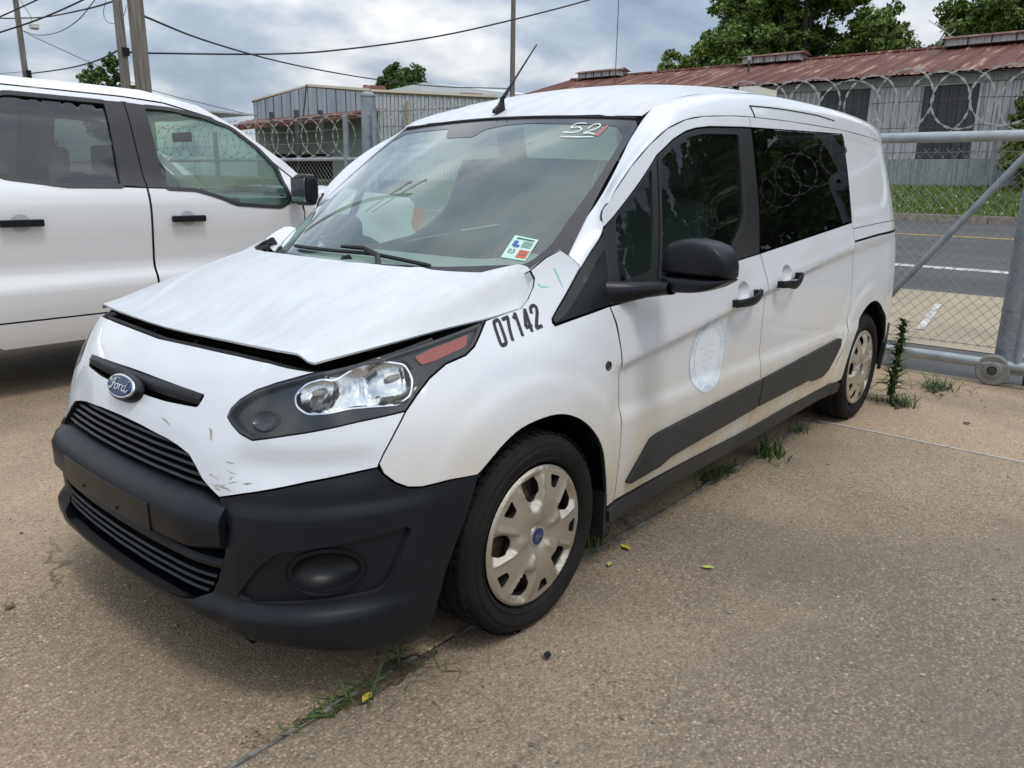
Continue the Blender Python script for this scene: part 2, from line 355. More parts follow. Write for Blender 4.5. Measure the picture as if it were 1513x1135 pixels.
# ------------------------------------------------------------------ panels cut from a surface
def resample(poly,step,closed=True):
    poly=[np.array(p,float) for p in poly]; out=[]; n=len(poly)
    for i in range(n if closed else n-1):
        a,b=poly[i],poly[(i+1)%n]; d=np.linalg.norm(b-a); k=max(1,int(math.ceil(d/step)))
        out+=[a+(b-a)*j/k for j in range(k)]
    if not closed: out.append(poly[-1])
    return np.array(out)
def smooth_poly(pts,per=6,closed=False):
    """Catmull-Rom through points"""
    P=[np.array(p,float) for p in pts]; n=len(P); out=[]
    for i in range(n if closed else n-1):
        g=(lambda j:P[j%n]) if closed else (lambda j:P[min(max(j,0),n-1)])
        p0,p1,p2,p3=g(i-1),g(i),g(i+1),g(i+2)
        for k in range(per):
            t=k/per; out.append(.5*((2*p1)+(-p0+p2)*t+(2*p0-5*p1+4*p2-p3)*t*t+(-p0+3*p1-3*p2+p3)*t**3))
    if not closed: out.append(P[-1])
    return [tuple(o) for o in out]
def rounded(pts,r,seg=4):
    """round the corners of a closed polygon; r scalar or list"""
    n=len(pts); out=[]
    rr=r if hasattr(r,'__len__') else [r]*n
    for i in range(n):
        p=np.array(pts[i],float); a=np.array(pts[i-1],float)-p; b=np.array(pts[(i+1)%n],float)-p
        la,lb=np.linalg.norm(a),np.linalg.norm(b); k=min(rr[i],.45*la,.45*lb)
        if k<1e-4: out.append(tuple(p)); continue
        s=p+a/la*k; e=p+b/lb*k
        for j in range(seg+1):
            t=j/seg; out.append(tuple((1-t)**2*s+2*t*(1-t)*p+t*t*e))
    return out
def area(P): P=np.asarray(P); x,y=P[:,0],P[:,1]; return .5*np.sum(x*np.roll(y,-1)-np.roll(x,-1)*y)
def inset(P,d):
    P=np.asarray(P,float); s=1 if area(P)>0 else -1
    a=P-np.roll(P,1,0); b=np.roll(P,-1,0)-P
    a/=np.linalg.norm(a,axis=1)[:,None]+1e-12; b/=np.linalg.norm(b,axis=1)[:,None]+1e-12
    na=np.stack([-a[:,1],a[:,0]],1)*s; nb=np.stack([-b[:,1],b[:,0]],1)*s
    m_=na+nb; l=np.sum(m_*na,1); l=np.maximum(l,.35); return P+m_/l[:,None]*d
def inpoly(Q,P):
    Q=np.asarray(Q); P=np.asarray(P); x,y=Q[:,0],Q[:,1]; r=np.zeros(len(Q),bool)
    for i in range(len(P)):
        x1,y1=P[i-1]; x2,y2=P[i]
        if y1==y2: continue
        c=((y1>y)!=(y2>y))&(x<(x2-x1)*(y-y1)/(y2-y1)+x1); r^=c
    return r
def cdt(outline,holes,step,grid=None,lo=None):
    loops=[np.asarray(outline)]+[np.asarray(h) for h in holes]
    pts=[];edges=[];idx=[]
    for L in loops:
        b=len(pts); n=len(L); pts+=[tuple(p) for p in L]; edges+=[(b+i,b+(i+1)%n) for i in range(n)]; idx.append(list(range(b,b+n)))
    O=loops[0]; x0,y0=O.min(0); x1,y1=O.max(0); sx,sy=step if hasattr(step,'__len__') else (step,step)
    gx=np.arange(x0-sx/2,x1+sx,sx); gy=np.arange(y0-sy/2,y1+sy,sy)
    G=np.array([(x+(sx/2 if j%2 else 0),y) for j,y in enumerate(gy) for x in gx])
    ok=inpoly(G,O)
    for h in loops[1:]: ok&=~inpoly(G,h)
    G=G[ok]
    allb=np.array(pts)
    if len(G):
        keep=np.ones(len(G),bool)
        for c in range(0,len(G),2000):
            d=np.min(np.hypot((G[c:c+2000,None,0]-allb[None,:,0])/sx,(G[c:c+2000,None,1]-allb[None,:,1])/sy),axis=1); keep[c:c+2000]=d>.42
        G=G[keep]
    # a ring just inside each loop keeps the shading of rolled edges narrow
    pts+=[tuple(p) for p in G]
    r=delaunay_2d_cdt([Vector(p) for p in pts],edges,[],0,1e-7)
    V=np.array([tuple(v) for v in r[0]]); F=np.array([tuple(f) for f in r[2] if len(f)==3])
    cen=V[F].mean(1); ok=inpoly(cen,O)
    for h in loops[1:]: ok&=~inpoly(cen,h)
    F=F[ok]
    # original vertex -> output vertex
    mp={}
    for i,src in enumerate(r[3]):
        for s in src: mp[s]=i
    used=[[mp[i] for i in L if i in mp] for L in idx]
    return V,F,used
def refpt(P):
    P=np.asarray(P); Q=P.copy(); Q[:,0]=np.clip(P[:,0],-3.3,.1); Q[:,1]=0; Q[:,2]=.85; return Q
def numnorm(fn,Q,e=.003):
    a=fn(Q+[e,0])-fn(Q-[e,0]); b=fn(Q+[0,e])-fn(Q-[0,e]); n=np.cross(a,b); n/=np.linalg.norm(n,axis=1)[:,None]+1e-12; return n
def skin(name,outline,fn,m,parent,step=.03,holes=(),off=0.,rim=.012,gap=.0028,bstep=None,ref=refpt,side=1,thick=False,sharp=50,raw=False,roll=True):
    bs=bstep or min(.02,step if not hasattr(step,'__len__') else min(step))
    O=inset(resample(outline,bs),gap) if gap else resample(outline,bs)
    if area(O)<0: O=O[::-1]
    Hs=[]
    for h in holes:
        h=resample(h,bs); h=h if area(h)>0 else h[::-1]
        Hs.append(inset(h,-gap) if gap else h)
    V,F,loops=cdt(O,Hs,step)
    P=fn(V); N=numnorm(fn,V); s=np.sign(np.sum(N*(P-ref(P)),1)); s[s==0]=1; N*=s[:,None]
    P=P+N*off
    P=P*[1,side,1]; N=N*[1,side,1]
    # winding
    fn_=np.cross(P[F[:,1]]-P[F[:,0]],P[F[:,2]]-P[F[:,0]]); fl=np.sum(fn_*N[F[:,0]],1)<0; F=F.copy(); F[fl]=F[fl][:,::-1]
    verts=list(P); faces=[tuple(f) for f in F]
    if rim>0:
        ef={}
        for f in faces:
            for i in range(3): ef[(f[i],f[(i+1)%3])]=1
        bd=[(a,b) for (a,b) in ef if (b,a) not in ef]
        vid={}
        lev=[(.0012,.0)] if False else []
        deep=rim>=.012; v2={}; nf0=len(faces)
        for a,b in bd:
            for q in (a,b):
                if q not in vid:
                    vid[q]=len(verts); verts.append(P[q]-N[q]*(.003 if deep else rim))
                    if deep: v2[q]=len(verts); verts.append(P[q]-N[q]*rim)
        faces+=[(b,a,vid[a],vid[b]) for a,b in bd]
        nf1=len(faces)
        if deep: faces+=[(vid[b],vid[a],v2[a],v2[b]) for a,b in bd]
    if raw: return np.array(verts),faces
    o=mesh_obj(name,verts,faces,m,parent,True,sharp) if not(rim>=.012 and not raw) else mesh_obj(name,verts,faces,None,parent,True,sharp,[m,M['rubber']],[0]*nf1+[1]*(len(faces)-nf1))  # deep rim faces near-black: shade of the panel gaps painted onto the flanges
    if rim>0:
        me=o.data; ne=len(me.edges); ev=np.empty(2*ne,np.int32); me.edges.foreach_get('vertices',ev); ev=ev.reshape(-1,2); B=set((min(a,b),max(a,b)) for a,b in bd)
        at_=me.attributes.get('sharp_edge') or me.attributes.new('sharp_edge','BOOLEAN','EDGE'); val=np.zeros(ne,bool); at_.data.foreach_get('value',val)
        for i in range(ne):
            a,b=ev[i]
            if (min(a,b),max(a,b)) in B: val[i]=True
        at_.data.foreach_set('value',val)
    return o
def sideW(side=1):
    return lambda Q: W(Q[:,0],Q[:,1])
def surfF(Q):
    e=Q[:,0]; P=W(np.abs(e)-1.30,Q[:,1]); P[:,1]*=np.where(e<0,-1,1)
    a=np.abs(e); mk=sstep(.49,.56,a)*(1-sstep(.80,.90,a))*sstep(.712,.688,Q[:,1]+.10*(.60-a)*0)*sstep(.60,.66,Q[:,1])
    P[:,0]-=.009*mk; P[:,1]-=.007*mk*np.sign(e); return P
def sweep(name,path_fn,ts,prof,m,parent,closed=True,caps=True,sharp=40):
    """profile (d outwards, h up) swept along path_fn(t)->(P,Nout)"""
    mb=MB(); rows=[]
    for t in ts:
        p,n,sc=path_fn(t); p=np.array(p);n=np.array(n)
        rows.append([p+n*d*sc[0]+np.array([0,0,1])*h*sc[1] for d,h in prof])
    Rw=np.array(rows); mb.grid(Rw,0,closed)
    if caps:
        n=len(prof); mb.f.append(tuple(range(n))); mb.m.append(0); mb.f.append(tuple((len(ts)-1)*n+k for k in range(n))[::-1]); mb.m.append(0)
    return mb.build(name,m,parent,True,sharp)
def text_shape(s,size=1.0,ext=False):
    cu=bpy.data.curves.new('t','FONT'); cu.body=s; cu.size=size; cu.resolution_u=3; cu.align_x='CENTER'; cu.align_y='CENTER'
    o=bpy.data.objects.new('t',cu); COL.objects.link(o); dg=bpy.context.evaluated_depsgraph_get(); dg.update()
    me=bpy.data.meshes.new_from_object(o.evaluated_get(dg)); v=[tuple(x.co)[:2] for x in me.vertices]; f=[tuple(p.vertices) for p in me.polygons]
    bpy.data.objects.remove(o); bpy.data.curves.remove(cu); bpy.data.meshes.remove(me); return np.array(v).reshape(-1,2),f
def stroke(pts,w,closed=False):
    """flat ribbon along 2D points -> verts, quads"""
    P=np.array(pts,float); n=len(P); v=[];f=[]
    for i in range(n):
        t=P[min(i+1,n-1)]-P[max(i-1,0)]; t/=np.linalg.norm(t)+1e-9; q=np.array([-t[1],t[0]]); ww=w[i] if hasattr(w,'__len__') else w
        v+=[P[i]+q*ww/2,P[i]-q*ww/2]
    for i in range(n-1): f.append((2*i,2*i+1,2*i+3,2*i+2))
    return np.array(v),f
def decal(name,shapes,fn,m,parent,off=.0012,ref=refpt,side=1):
    """2D shapes [(verts,faces)] laid on a surface"""
    V=[];F=[]
    for v,f in shapes:
        n=len(V); V+=[tuple(p) for p in v]; F+=[tuple(i+n for i in q) for q in f]
    V=np.array(V); P=fn(V); N=numnorm(fn,V); s=np.sign(np.sum(N*(P-ref(P)),1)); s[s==0]=1; N*=s[:,None]; P=(P+N*off)*[1,side,1]
    return mesh_obj(name,P,F,m,parent,False)
# ================================================================== the white van (front axle at the origin, nose towards +X)
van=empty('cargo_van',(0,0,0),0,'dirty white compact van with its bonnet ajar, parked in the foreground','van')
fW=lambda Q:W(Q[:,0],Q[:,1])
def both(fn):
    for s in (1,-1): fn(s)
ARCH_F=[(.386,.287),(.362,.356),(.340,.425),(.304,.525),(.25,.596),(.168,.656),(.067,.69),(-.051,.685),(-.125,.654),(-.196,.594)]
ARCH_F=smooth_poly(ARCH_F,4)
ARCH_R=[(3.102+.385*math.cos(a),.335+.375*math.sin(a)) for a in np.linspace(math.pi*.0+.12,math.pi*1.0-.0,26)]  # rear to front
# ---- fenders
FEND=[(-.374,.783),(-.339,.819),(-.300,.853),(-.248,.882),(-.186,.897),(-.152,.916),(-.123,.941),(-.082,.977),(.051,.998),(.089,1.023),(.122,1.056),(.136,1.080),(.130,1.103),
 (.195,1.138),(.252,1.159),(.291,1.133),(.314,1.102),(.225,1.027),(.144,.960),(.140,.949),(.145,.941),(.26,.960),(.384,.979),(.40,.921),(.411,.85),(.417,.774),(.429,.60),(.432,.43),(.440,.288)]
FEND+=list(ARCH_F)+[(-.208,.585),(-.278,.591),(-.341,.588),(-.374,.595),(-.402,.612),(-.43,.64),(-.441,.666),(-.43,.691),(-.403,.739)]
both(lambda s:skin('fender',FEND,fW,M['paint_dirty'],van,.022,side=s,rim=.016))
for s in (1,-1):
    fl=[(-.082,.977),(-.02,.987),(.051,.998),(.089,1.023),(.122,1.056),(.136,1.080),(.130,1.103)]; e_=np.array([W([a],[b])[0] for a,b in fl])*[1,s,1]
    MB().grid(np.stack([e_+[0,-.004*s,-.006],e_+[.0,-.022*s,-.016],e_+[.01,-.035*s,-.05]],1)).build('fender_flange',M['paint'],van)
    ca=np.array([W([a],[b])[0] for a,b in smooth_poly([(.130,1.103),(.16,1.120),(.195,1.138),(.252,1.159)],5)]); cb=np.array([wshP(np.array([p]))[0] for p in smooth_poly([(.86,.035),(.885,.07),(.915,.115),(.962,.185)],5)])+[0,0,-.004]
    md=(ca+cb)/2+[0,0,.004]; MB().grid(np.stack([ca+[0,-.002,-.001],md,cb],1)*[1,s,1]).build('cowl_corner',M['paint'],van)
# ---- front fascia (white), in the signed front domain e
def mirr(L): return [(-e_,v_) for e_,v_ in L[::-1]]
HL=[(-.838,.774),(-.834,.794),(-.814,.817),(-.772,.843),(-.712,.864),(-.608,.891),(-.425,.914),(-.270,.942),(-.084,.978),(-.123,.941),(-.152,.916),(-.186,.897),(-.248,.882),(-.300,.853),(-.339,.819),(-.374,.783),(-.483,.772),(-.65,.746),(-.743,.729),(-.784,.741),(-.819,.76)]
NOSE_TOP=[(0.0,.905),(.10,.907),(.21,.909),(.40,.909),(.54,.904),(.60,.898),(.64,.895),(.69,.891)]
fas=[(.588,.864),(.528,.843),(.486,.817),(.466,.794),(.462,.774),(.481,.76),(.516,.741),(.557,.729),(.65,.746),(.815,.772),(.926,.783),(.897,.739),(.87,.691),(.859,.666),(.857,.657),
 (.707,.634),(.557,.600),(.488,.582),(.455,.600),(.424,.619),(.395,.645),(.362,.668),(.31,.680),(.255,.688),(.13,.696)]
right=NOSE_TOP[1:]+fas
FASC=[NOSE_TOP[0]]+right+[(0,.699)]+mirr(right)
slot=rounded([(-.345,.782),(-.355,.812),(-.2,.818),(0,.822),(.2,.818),(.355,.812),(.345,.782),(.2,.775),(0,.772),(-.2,.775)],.008,3)
skin('front_fascia',FASC,surfF,M['paint'],van,.022,holes=[slot],rim=.018,gap=.0015)
skin('grille_backing',rounded([(-.37,.83),(.37,.83),(.37,.765),(-.37,.765)],.01),surfF,M['dark'],van,.04,off=-.03,rim=0,gap=0)
def fpath(v,taper=None,off=0,yaw_only=True):
    def f_(e_):
        Q=np.array([(e_,v)]); P=surfF(Q)[0]; a=surfF(Q+[.004,0])[0]-surfF(Q-[.004,0])[0]; n=np.array([a[1],-a[0],0.]); n/=np.linalg.norm(n)+1e-9
        if n[0]<0: n=-n
        return P+n*off,n,(taper(e_) if taper else (1,1))
    return f_
bar=sweep('grille_bar',fpath(.797,lambda e_:(1,1.0-.22*float(sstep(.30,.36,abs(e_)))),-.010),np.linspace(-.346,.346,40),[(-.03,-.026),(-.004,-.024),(.010,-.012),(.012,.004),(.004,.017),(-.012,.024),(-.03,.024)],M['plastic'],van)
# emblem: plinth, chrome ring, blue oval, script
def oval(name,a,b,O,m,h,parent,tilt=R(27),n=40,dome=.0):
    mb=MB(); up=Vector((-math.sin(tilt),0,math.cos(tilt))); nn=Vector((math.cos(tilt),0,math.sin(tilt))); ey=Vector((0,1,0)); rows=[]
    for k,d in ((1.03,-.02),(1.0,0),(.97,h),(.90,h+dome*.3),(.6,h+dome*.8),(.02,h+dome)):
        rows.append([Vector(O)+ey*(a*k*math.cos(t))+up*(b*k*math.sin(t))+nn*d for t in np.linspace(0,2*math.pi,n,endpoint=False)])
    mb.grid(np.array(rows),0,True); return mb.build(name,m,parent,True,50)
EO=(.803,0,.783)
pl_=oval('emblem_plinth',.086,.040,EO,M['plastic_smooth'],.004,van)
oval('emblem_ring',.080,.0345,(EO[0]+.004,0,EO[2]+.002),M['chrome'],.004,pl_,dome=.001)
oval('emblem_field',.073,.0295,(EO[0]+.0075,0,EO[2]+.0035),M['blue'],.003,pl_,dome=.0015)
def script(parent,O,sc,fn_pt,name,m):
    S=[([(-.62,.30),(-.66,.18),(-.55,.14),(-.40,.30),(-.15,.42),(.05,.36)],.07),([(-.30,.36),(-.38,.0),(-.48,-.28),(-.60,-.30),(-.62,-.2)],.08),([(-.52,.04),(-.36,.06),(-.22,.02)],.06),
       ([(-.10,.08),(-.22,-.05),(-.18,-.25),(-.04,-.22),(.0,-.02),(-.08,.08),(.08,.04)],.065),([(.10,.08),(.13,-.25)],.07),([(.12,-.02),(.22,.09),(.30,.05)],.06),
       ([(.52,.07),(.38,.05),(.34,-.16),(.42,-.26),(.54,-.12),(.60,.10),(.66,.42)],.065),([(.64,.36),(.56,.0),(.58,-.24),(.70,-.22),(.78,-.08)],.065)]
    V=[];F=[]
    for p,w_ in S:
        v,f_=stroke(smooth_poly(p,6),w_*.72); n=len(V); V+=[fn_pt(q) for q in v]; F+=[tuple(i+n for i in q) for q in f_]
    return mesh_obj(name,V,F,m,parent,False)
_t=R(27); script(pl_,EO,1,lambda q:(EO[0]+.0125-.030*q[1]*math.sin(_t)*1.6,q[0]*.080,EO[2]+.007+.030*q[1]*1.6*math.cos(_t)),'emblem_script',M['chrome'])
# scuffs at the grille corner
M['scuff']=mat('paint_scuff',(.30,.24,.18),.8); rs=random.Random(8); sh=[]
for i in range(34):
    e_,v_=.47+rs.gauss(.02,.03),.605+rs.gauss(.0,.018)
    if v_<.602+.10*(e_-.49)+.004 or e_<.43+.55*(.62-v_)*1.2 : continue
    a=rs.uniform(-.5,.9); L=rs.uniform(.008,.04); sh.append(stroke([(e_,v_),(e_+L*.5*math.cos(a),v_+L*.5*math.sin(a)),(e_+L*math.cos(a),v_+L*math.sin(a)*.8)],[.0005,rs.uniform(.001,.003),.0004]))
sh.append(stroke([(.21,.735),(.235,.73),(.262,.722)],[.0005,.003,.0006])); sh.append(stroke([(.415,.742),(.425,.735),(.43,.72),(.436,.715)],[.001,.005,.004,.001]))
decal('scuff_marks',sh,surfF,M['scuff'],van,.0012)['kind']='stuff'
# ---- black bumper
FOGP=rounded([(.547,.330),(.61,.42),(.653,.462),(.919,.496),(.931,.486),(.881,.36),(.857,.336),(.747,.330),(.58,.318)],.012,3)
FOGC,FOGA,FOGB=(.752,.404),.074,.050
def surfB(Q):
    P=surfF(Q); e_=np.abs(Q[:,0]); v=Q[:,1]
    a=W(e_-1.30+.01,v)-W(e_-1.30-.01,v); n=np.stack([a[:,1],-a[:,0],0*v],-1); n/=np.linalg.norm(n,axis=1)[:,None]+1e-9
    n*=np.where(n[:,0]+n[:,1]<0,-1,1)[:,None]; n[:,1]*=np.where(Q[:,0]<0,-1,1)
    fade=1-sstep(.72,1.02,e_)
    vb=_cr([0,.2,.39,.485,.63,.80,.95,1.2],[.243,.242,.236,.224,.196,.166,.152,.15],e_); d=.030*sstep(.318,.284,v)*fade - .028*sstep(vb+.030,vb-.01,v)
    d+= .012*sstep(.572,.552,v)*sstep(.50,.56,e_)*(1-sstep(.88,1.06,e_))   # shoulder crease
    return P+n*d[:,None]
def refB(P):
    Q=P.copy(); Q[:,0]=np.minimum(P[:,0]-.5,.1); Q[:,1]=P[:,1]*.2; Q[:,2]=P[:,2]-.16; return Q
bt=[(.488,.580),(.557,.598),(.707,.632),(.857,.655),(.870,.638),(.898,.610),(.926,.593),(.959,.586),(1.022,.589),(1.106,.586),(1.092,.575),(1.066,.482),(1.016,.341),(.985,.228),(.950,.152),(.80,.166),(.63,.196),(.485,.224),(.39,.236),(.2,.242)]
op=[(.528,.51),(.512,.436),(.486,.360),(.462,.318),(.41,.295),(.36,.287),(.2,.283)]
BUMP=bt+[(0,.243)]+mirr(bt)+[(-e_,v_) for e_,v_ in op]+[(0,.282)]+op[::-1]
skin('front_bumper',BUMP,surfB,M['plastic'],van,.014,holes=[FOGP,mirr(FOGP)],rim=.03,gap=.0015,ref=refB)
se=np.linspace(-.48,.48,40); MB().grid(np.stack([surfB(np.stack([se,np.interp(np.abs(se),[0,.2,.36,.41,.462,.486],[.282,.283,.287,.295,.318,.350])],-1))+[-.004,0,-.002],surfB(np.stack([se,0*se+.275],-1))+[-.13,0,-.03]],1)).build('chin_shelf',M['plastic'],van)
for s in (1,-1):
    fm=(lambda Q:surfB(Q*[s,1]) ) if s==1 else (lambda Q:surfB(Q*[-1,1]))
    ell=[(FOGC[0]+FOGA*math.cos(t),FOGC[1]+FOGB*math.sin(t)) for t in np.linspace(0,2*math.pi,36,endpoint=False)]
    fp=skin('fog_lamp_panel',inset(resample(FOGP,.02),-.004),fm,M['plastic'],van,.014,holes=[ell],off=-.016,rim=0,gap=0,ref=refB)
    def bowl(Q,fm=fm):
        P=fm(Q); r=np.clip(((Q[:,0]-FOGC[0])/FOGA)**2+((Q[:,1]-FOGC[1])/FOGB)**2,0,1); k=np.array([-.70,-.66*(1 if s==1 else -1),0.]); return P+k*(.06*(1-r**1.6))[:,None]
    skin('fog_lamp_pocket',ell,bowl,M['plastic_smooth'],fp,.008,off=-.016,rim=0,gap=0,ref=refB,bstep=.014)
skin('bumper_void',rounded([(-.52,.70),(.52,.70),(.58,.5),(.55,.19),(-.55,.19),(-.58,.5)],.03),lambda Q:surfF(Q)+np.stack([-.085-.0*Q[:,0],0*Q[:,0],0*Q[:,0]],-1),M['dark'],van,.05,rim=0,gap=0)
slat=[(-.05,-.004),(-.02,-.006),(.002,-.004),(.006,.001),(.001,.006),(-.02,.006),(-.05,.004)]
for v_,h_ in ((.676,.30),(.657,.385),(.637,.415),(.617,.44),(.597,.47)):
    sweep('grille_slat',fpath(v_,lambda e_:(1,1),-.016),np.linspace(-h_,h_,36),slat,M['plastic_smooth'],van)
shelf=[(-.07,-.010),(-.01,-.016),(.010,-.010),(.014,.004),(.004,.014),(-.07,.016)]
sweep('lower_grille_shelf',fpath(.402,lambda e_:(1,1),-.012),np.linspace(-.505,.505,40),shelf,M['plastic'],van)
for v_,h_ in ((.362,.480),(.338,.468),(.314,.445)):
    sweep('lower_grille_slat',fpath(v_,lambda e_:(1,1.0),-.006),np.linspace(-h_,h_,36),slat,M['plastic_smooth'],van)
for e_ in (-.25,-.09,.09,.25):
    P=surfF(np.array([(e_,.425)]))[0]; MB().box((P[0]-.05,P[1],.428),(.03,.006,.02)).build('grille_rib',M['plastic_smooth'],van)
def tb(e_):
    q=sstep(.40,.515,abs(e_)); return (1-.35*float(q),1-.22*float(q))
bb=sweep('bumper_bar',fpath(.503,tb,0),np.linspace(-.515,.515,52),[(-.075,-.068),(.006,-.070),(.030,-.056),(.040,-.040),(.040,.030),(.030,.048),(.006,.066),(-.030,.078),(-.075,.080)],M['plastic'],van)
pm=sweep('plate_mount',fpath(.497,lambda e_:(1,1),.041),np.linspace(-.272,.272,24),[(-.01,-.046),(.0015,-.044),(.0015,.034),(-.01,.036)],M['plastic_smooth'],bb)
for e_,v_ in ((-.16,.515),(.0,.515),(.16,.51),(-.12,.475),(.10,.47)):
    P,n,_=fpath(v_,None,.0425)(e_); MB().lathe([(.0001,.001),(.004,.001),(.006,.0)],10,'x',(P[0],P[1],P[2])).build('plate_screw_hole',M['dark'],bb)
# air dam flap under the bumper and the wheel-side deflector
skin('air_deflector',[(.66,.196),(.90,.166),(.945,.165),(.955,.122),(.90,.112),(.70,.150)],surfB,M['plastic_grey'],van,.02,off=-.012,rim=.008,gap=0,ref=refB)
# ---- bonnet, a little open
he=[(.587,.620),(.378,.657),(.199,.689),(.055,.7155),(-.067,.738),(-.115,.727),(-.145,.719),(-.154,.712),(-.149,.703)]
hr=[(-.085,.665),(-.022,.625),(.054,.498),(.128,.36),(.169,.24),(.183,.12),(.186,0)]
hf=[(.595,.605),(.606,.56),(.617,.5),(.637,.37),(.649,.25),(.657,.12),(.6595,0)]
half=[(.186,0)]+hr[::-1][1:]+he[::-1]+hf
HOOD=half+[(x,-y) for x,y in half[::-1][1:-1]]
skin('bonnet',HOOD,hoodP,M['paint_hood'],van,.013,rim=.006,gap=0,bstep=.01)
skin('bonnet_liner',[(x*.97,y*.97) for x,y in HOOD],lambda Q:hoodP(Q)-[0,0,.03],M['dark'],van,.06,rim=0,gap=0)
# dark engine bay below the gap with the lock carrier
mb=MB()
for i in range(1): 
    E_=np.linspace(-1.02,1.02,60); top=np.array([W([abs(e_)-1.30],[.86])[0]*[1,np.sign(e_) if e_ else 1,1] for e_ in E_]); inn=top*[.88,.86,1]
    mb.grid(np.stack([inn+[-.02,0,-.10],inn+[-.02,0,.0],inn*[.6,.7,1]+[0,0,.0]],1))
mb.build('engine_bay_shroud',M['dark'],van)
ST=[( .0,.911),(.21,.915),(.40,.915),(.54,.909),(.64,.900),(.70,.896),(.86,.917),(1.0,.945),(1.17,.985)]
mb=MB(); pts=[]
for e_ in np.linspace(-1.03,1.03,70):
    v_=float(_cr([a for a,b in ST],[b for a,b in ST],np.array([abs(e_)]))[0]); P=surfF(np.array([(e_,v_)]))[0]; pts.append(P+[-.018,-.012*np.sign(e_)*min(1,abs(e_)/.5),-.015])
mb.tube(pts,.0075,8).build('bonnet_seal',M['rubber'],van)
MB().tube([(.62,.06,.86),(.60,.10,.935)],.007,6).build('bonnet_latch',M['plastic_grey'],van); MB().tube([(.62,-.20,.86),(.60,-.16,.93)],.004,6).build('bonnet_stay',M['plastic_grey'],van)
for y_ in (-.30,.20):   # washer jets
    x_=.13 if y_<0 else .155; P=hoodP(np.array([(x_,y_)]))[0]
    mb=MB(); pr_=[(.0,-.012,.0),(.035,-.007,.0),(.035,.007,.0),(.0,.012,.0),(.028,-.004,.012),(.028,.004,.012),(.006,.007,.014),(.006,-.007,.014)]
    V=[P+np.array([-.018+a,b,c]) for a,b,c in pr_]; mb.add(V,[(0,1,2,3),(0,7,4,1),(1,4,5,2),(2,5,6,3),(3,6,7,0),(7,6,5,4)]); mb.build('washer_jet',M['plastic_smooth'],van)
for s in (-1,):        # cowl corner cap
    mb=MB(); c=np.array((-.135,.70*s,1.095)); mb.add([c+np.array(q)*[.8,.8*s,.8] for q in ((.05,-.02,.0),(-.04,-.03,.0),(-.05,.035,.0),(.02,.035,-.01),(-.005,-.015,.03),(-.03,-.012,.032),(-.03,.012,.03))],[(0,4,3),(0,1,5,4),(1,2,6,5),(2,3,6),(3,4,6),(4,5,6)]).build('cowl_cap',M['plastic_smooth'],van)
# cowl
cw=np.array([[wbaseP(np.array([t]))[0]+[.06,0,.0] ,wbaseP(np.array([t]))[0]+[.0,0,-.01]] for t in np.linspace(-.8,.8,24)])
MB().grid(cw).build('cowl_panel',M['plastic_smooth'],van)
# ---- windscreen
ws_hole=rounded([(-.955,.20),(-.90,.10),(-.6,.075),(0,.07),(.6,.078),(.88,.105),(.925,.20),(.962,.56),(.965,.86),(.885,.935),(.25,.945),(.10,.930),(-.02,.90),(-.02,.835),(-.26,.835),(-.40,.93),(-.885,.94),(-.965,.86),(-.965,.56)],.03,3)
WSO=rounded([(-1,-.02),(1,-.02),(1,.95),(.955,1.0),(-.955,1.0),(-1,.95)],[0,0,.02,.02,.02,.02])
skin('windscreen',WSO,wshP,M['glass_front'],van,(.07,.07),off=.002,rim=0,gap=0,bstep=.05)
skin('windscreen_border',WSO,wshP,M['frit'],van,(.07,.07),holes=[ws_hole],off=.0035,rim=0,gap=0,bstep=.04)
MB().tube([headerP(np.array([t]))[0]+[.004,0,.004] for t in np.linspace(-.97,.97,40)],.006,6).build('windscreen_top_seal',M['rubber'],van)
def onW(p,o=0.):
    Q=np.array([p],float); P=wshP(Q)[0]; n=numnorm(wshP,Q)[0]; n=n if n[2]>0 else -n; return P+n*o
# wiper
mb=MB(); mb.tube([onW((t,s),.014) for t,s in smooth_poly([(-.385,.100),(-.015,.104),(.265,.103),(.545,.070)],8)],[.004]+[.007]*23+[.004],6)
wp=mb.build('wiper_blade',M['rubber'],van)
MB().tube([onW((.06,.112),.028),onW((.205,.112),.03),onW((.30,.085),.03),onW((.36,.03),.03),onW((.40,-.02),.02)],[.006,.009,.010,.012,.014],6).build('wiper_arm',M['plastic_smooth'],wp)
MB().tube([onW((.62,.045),.014),onW((.30,.03),.014),onW((-.1,.02),.014)],.006,6).build('wiper_blade',M['rubber'],van)
# marker writing and inspection sticker
fwr=lambda Q:wshP(Q)
refw=lambda P: P*[1,0,1]+[-.6,0,-.6]
decal('marker_digits',[stroke(smooth_poly([(.685,.945),(.622,.942),(.612,.908),(.655,.915),(.690,.893),(.655,.872),(.592,.872)],5),.0062),stroke(smooth_poly([(.722,.905),(.735,.937),(.770,.942),(.782,.918),(.745,.888),(.722,.868),(.76,.872),(.80,.862)],5),.0062),stroke([(.60,.838),(.70,.838),(.795,.846)],[.003,.007,.005])],fwr,M['chalk'],van,.0055,refw)
decal('marker_tick',[stroke(smooth_poly([(.79,.870),(.812,.860),(.822,.90),(.826,.935)],4),.008)],fwr,M['chalk_red'],van,.006,refw)
SQ=np.array([(.775,.240),(.872,.222),(.868,.118),(.775,.132)])
def sq(a,b): return tuple(SQ[3]*(1-a)*(1-b)+SQ[2]*a*(1-b)+SQ[0]*(1-a)*b+SQ[1]*a*b)
def sqmap(v): return np.array([sq(*p) for p in v])
st=decal('inspection_sticker',[(SQ,[(0,3,2,1)])],fwr,M['sticker'],van,.0056,refw)
tv,tf=text_shape('03',.30); tv2,tf2=text_shape('22',.30)
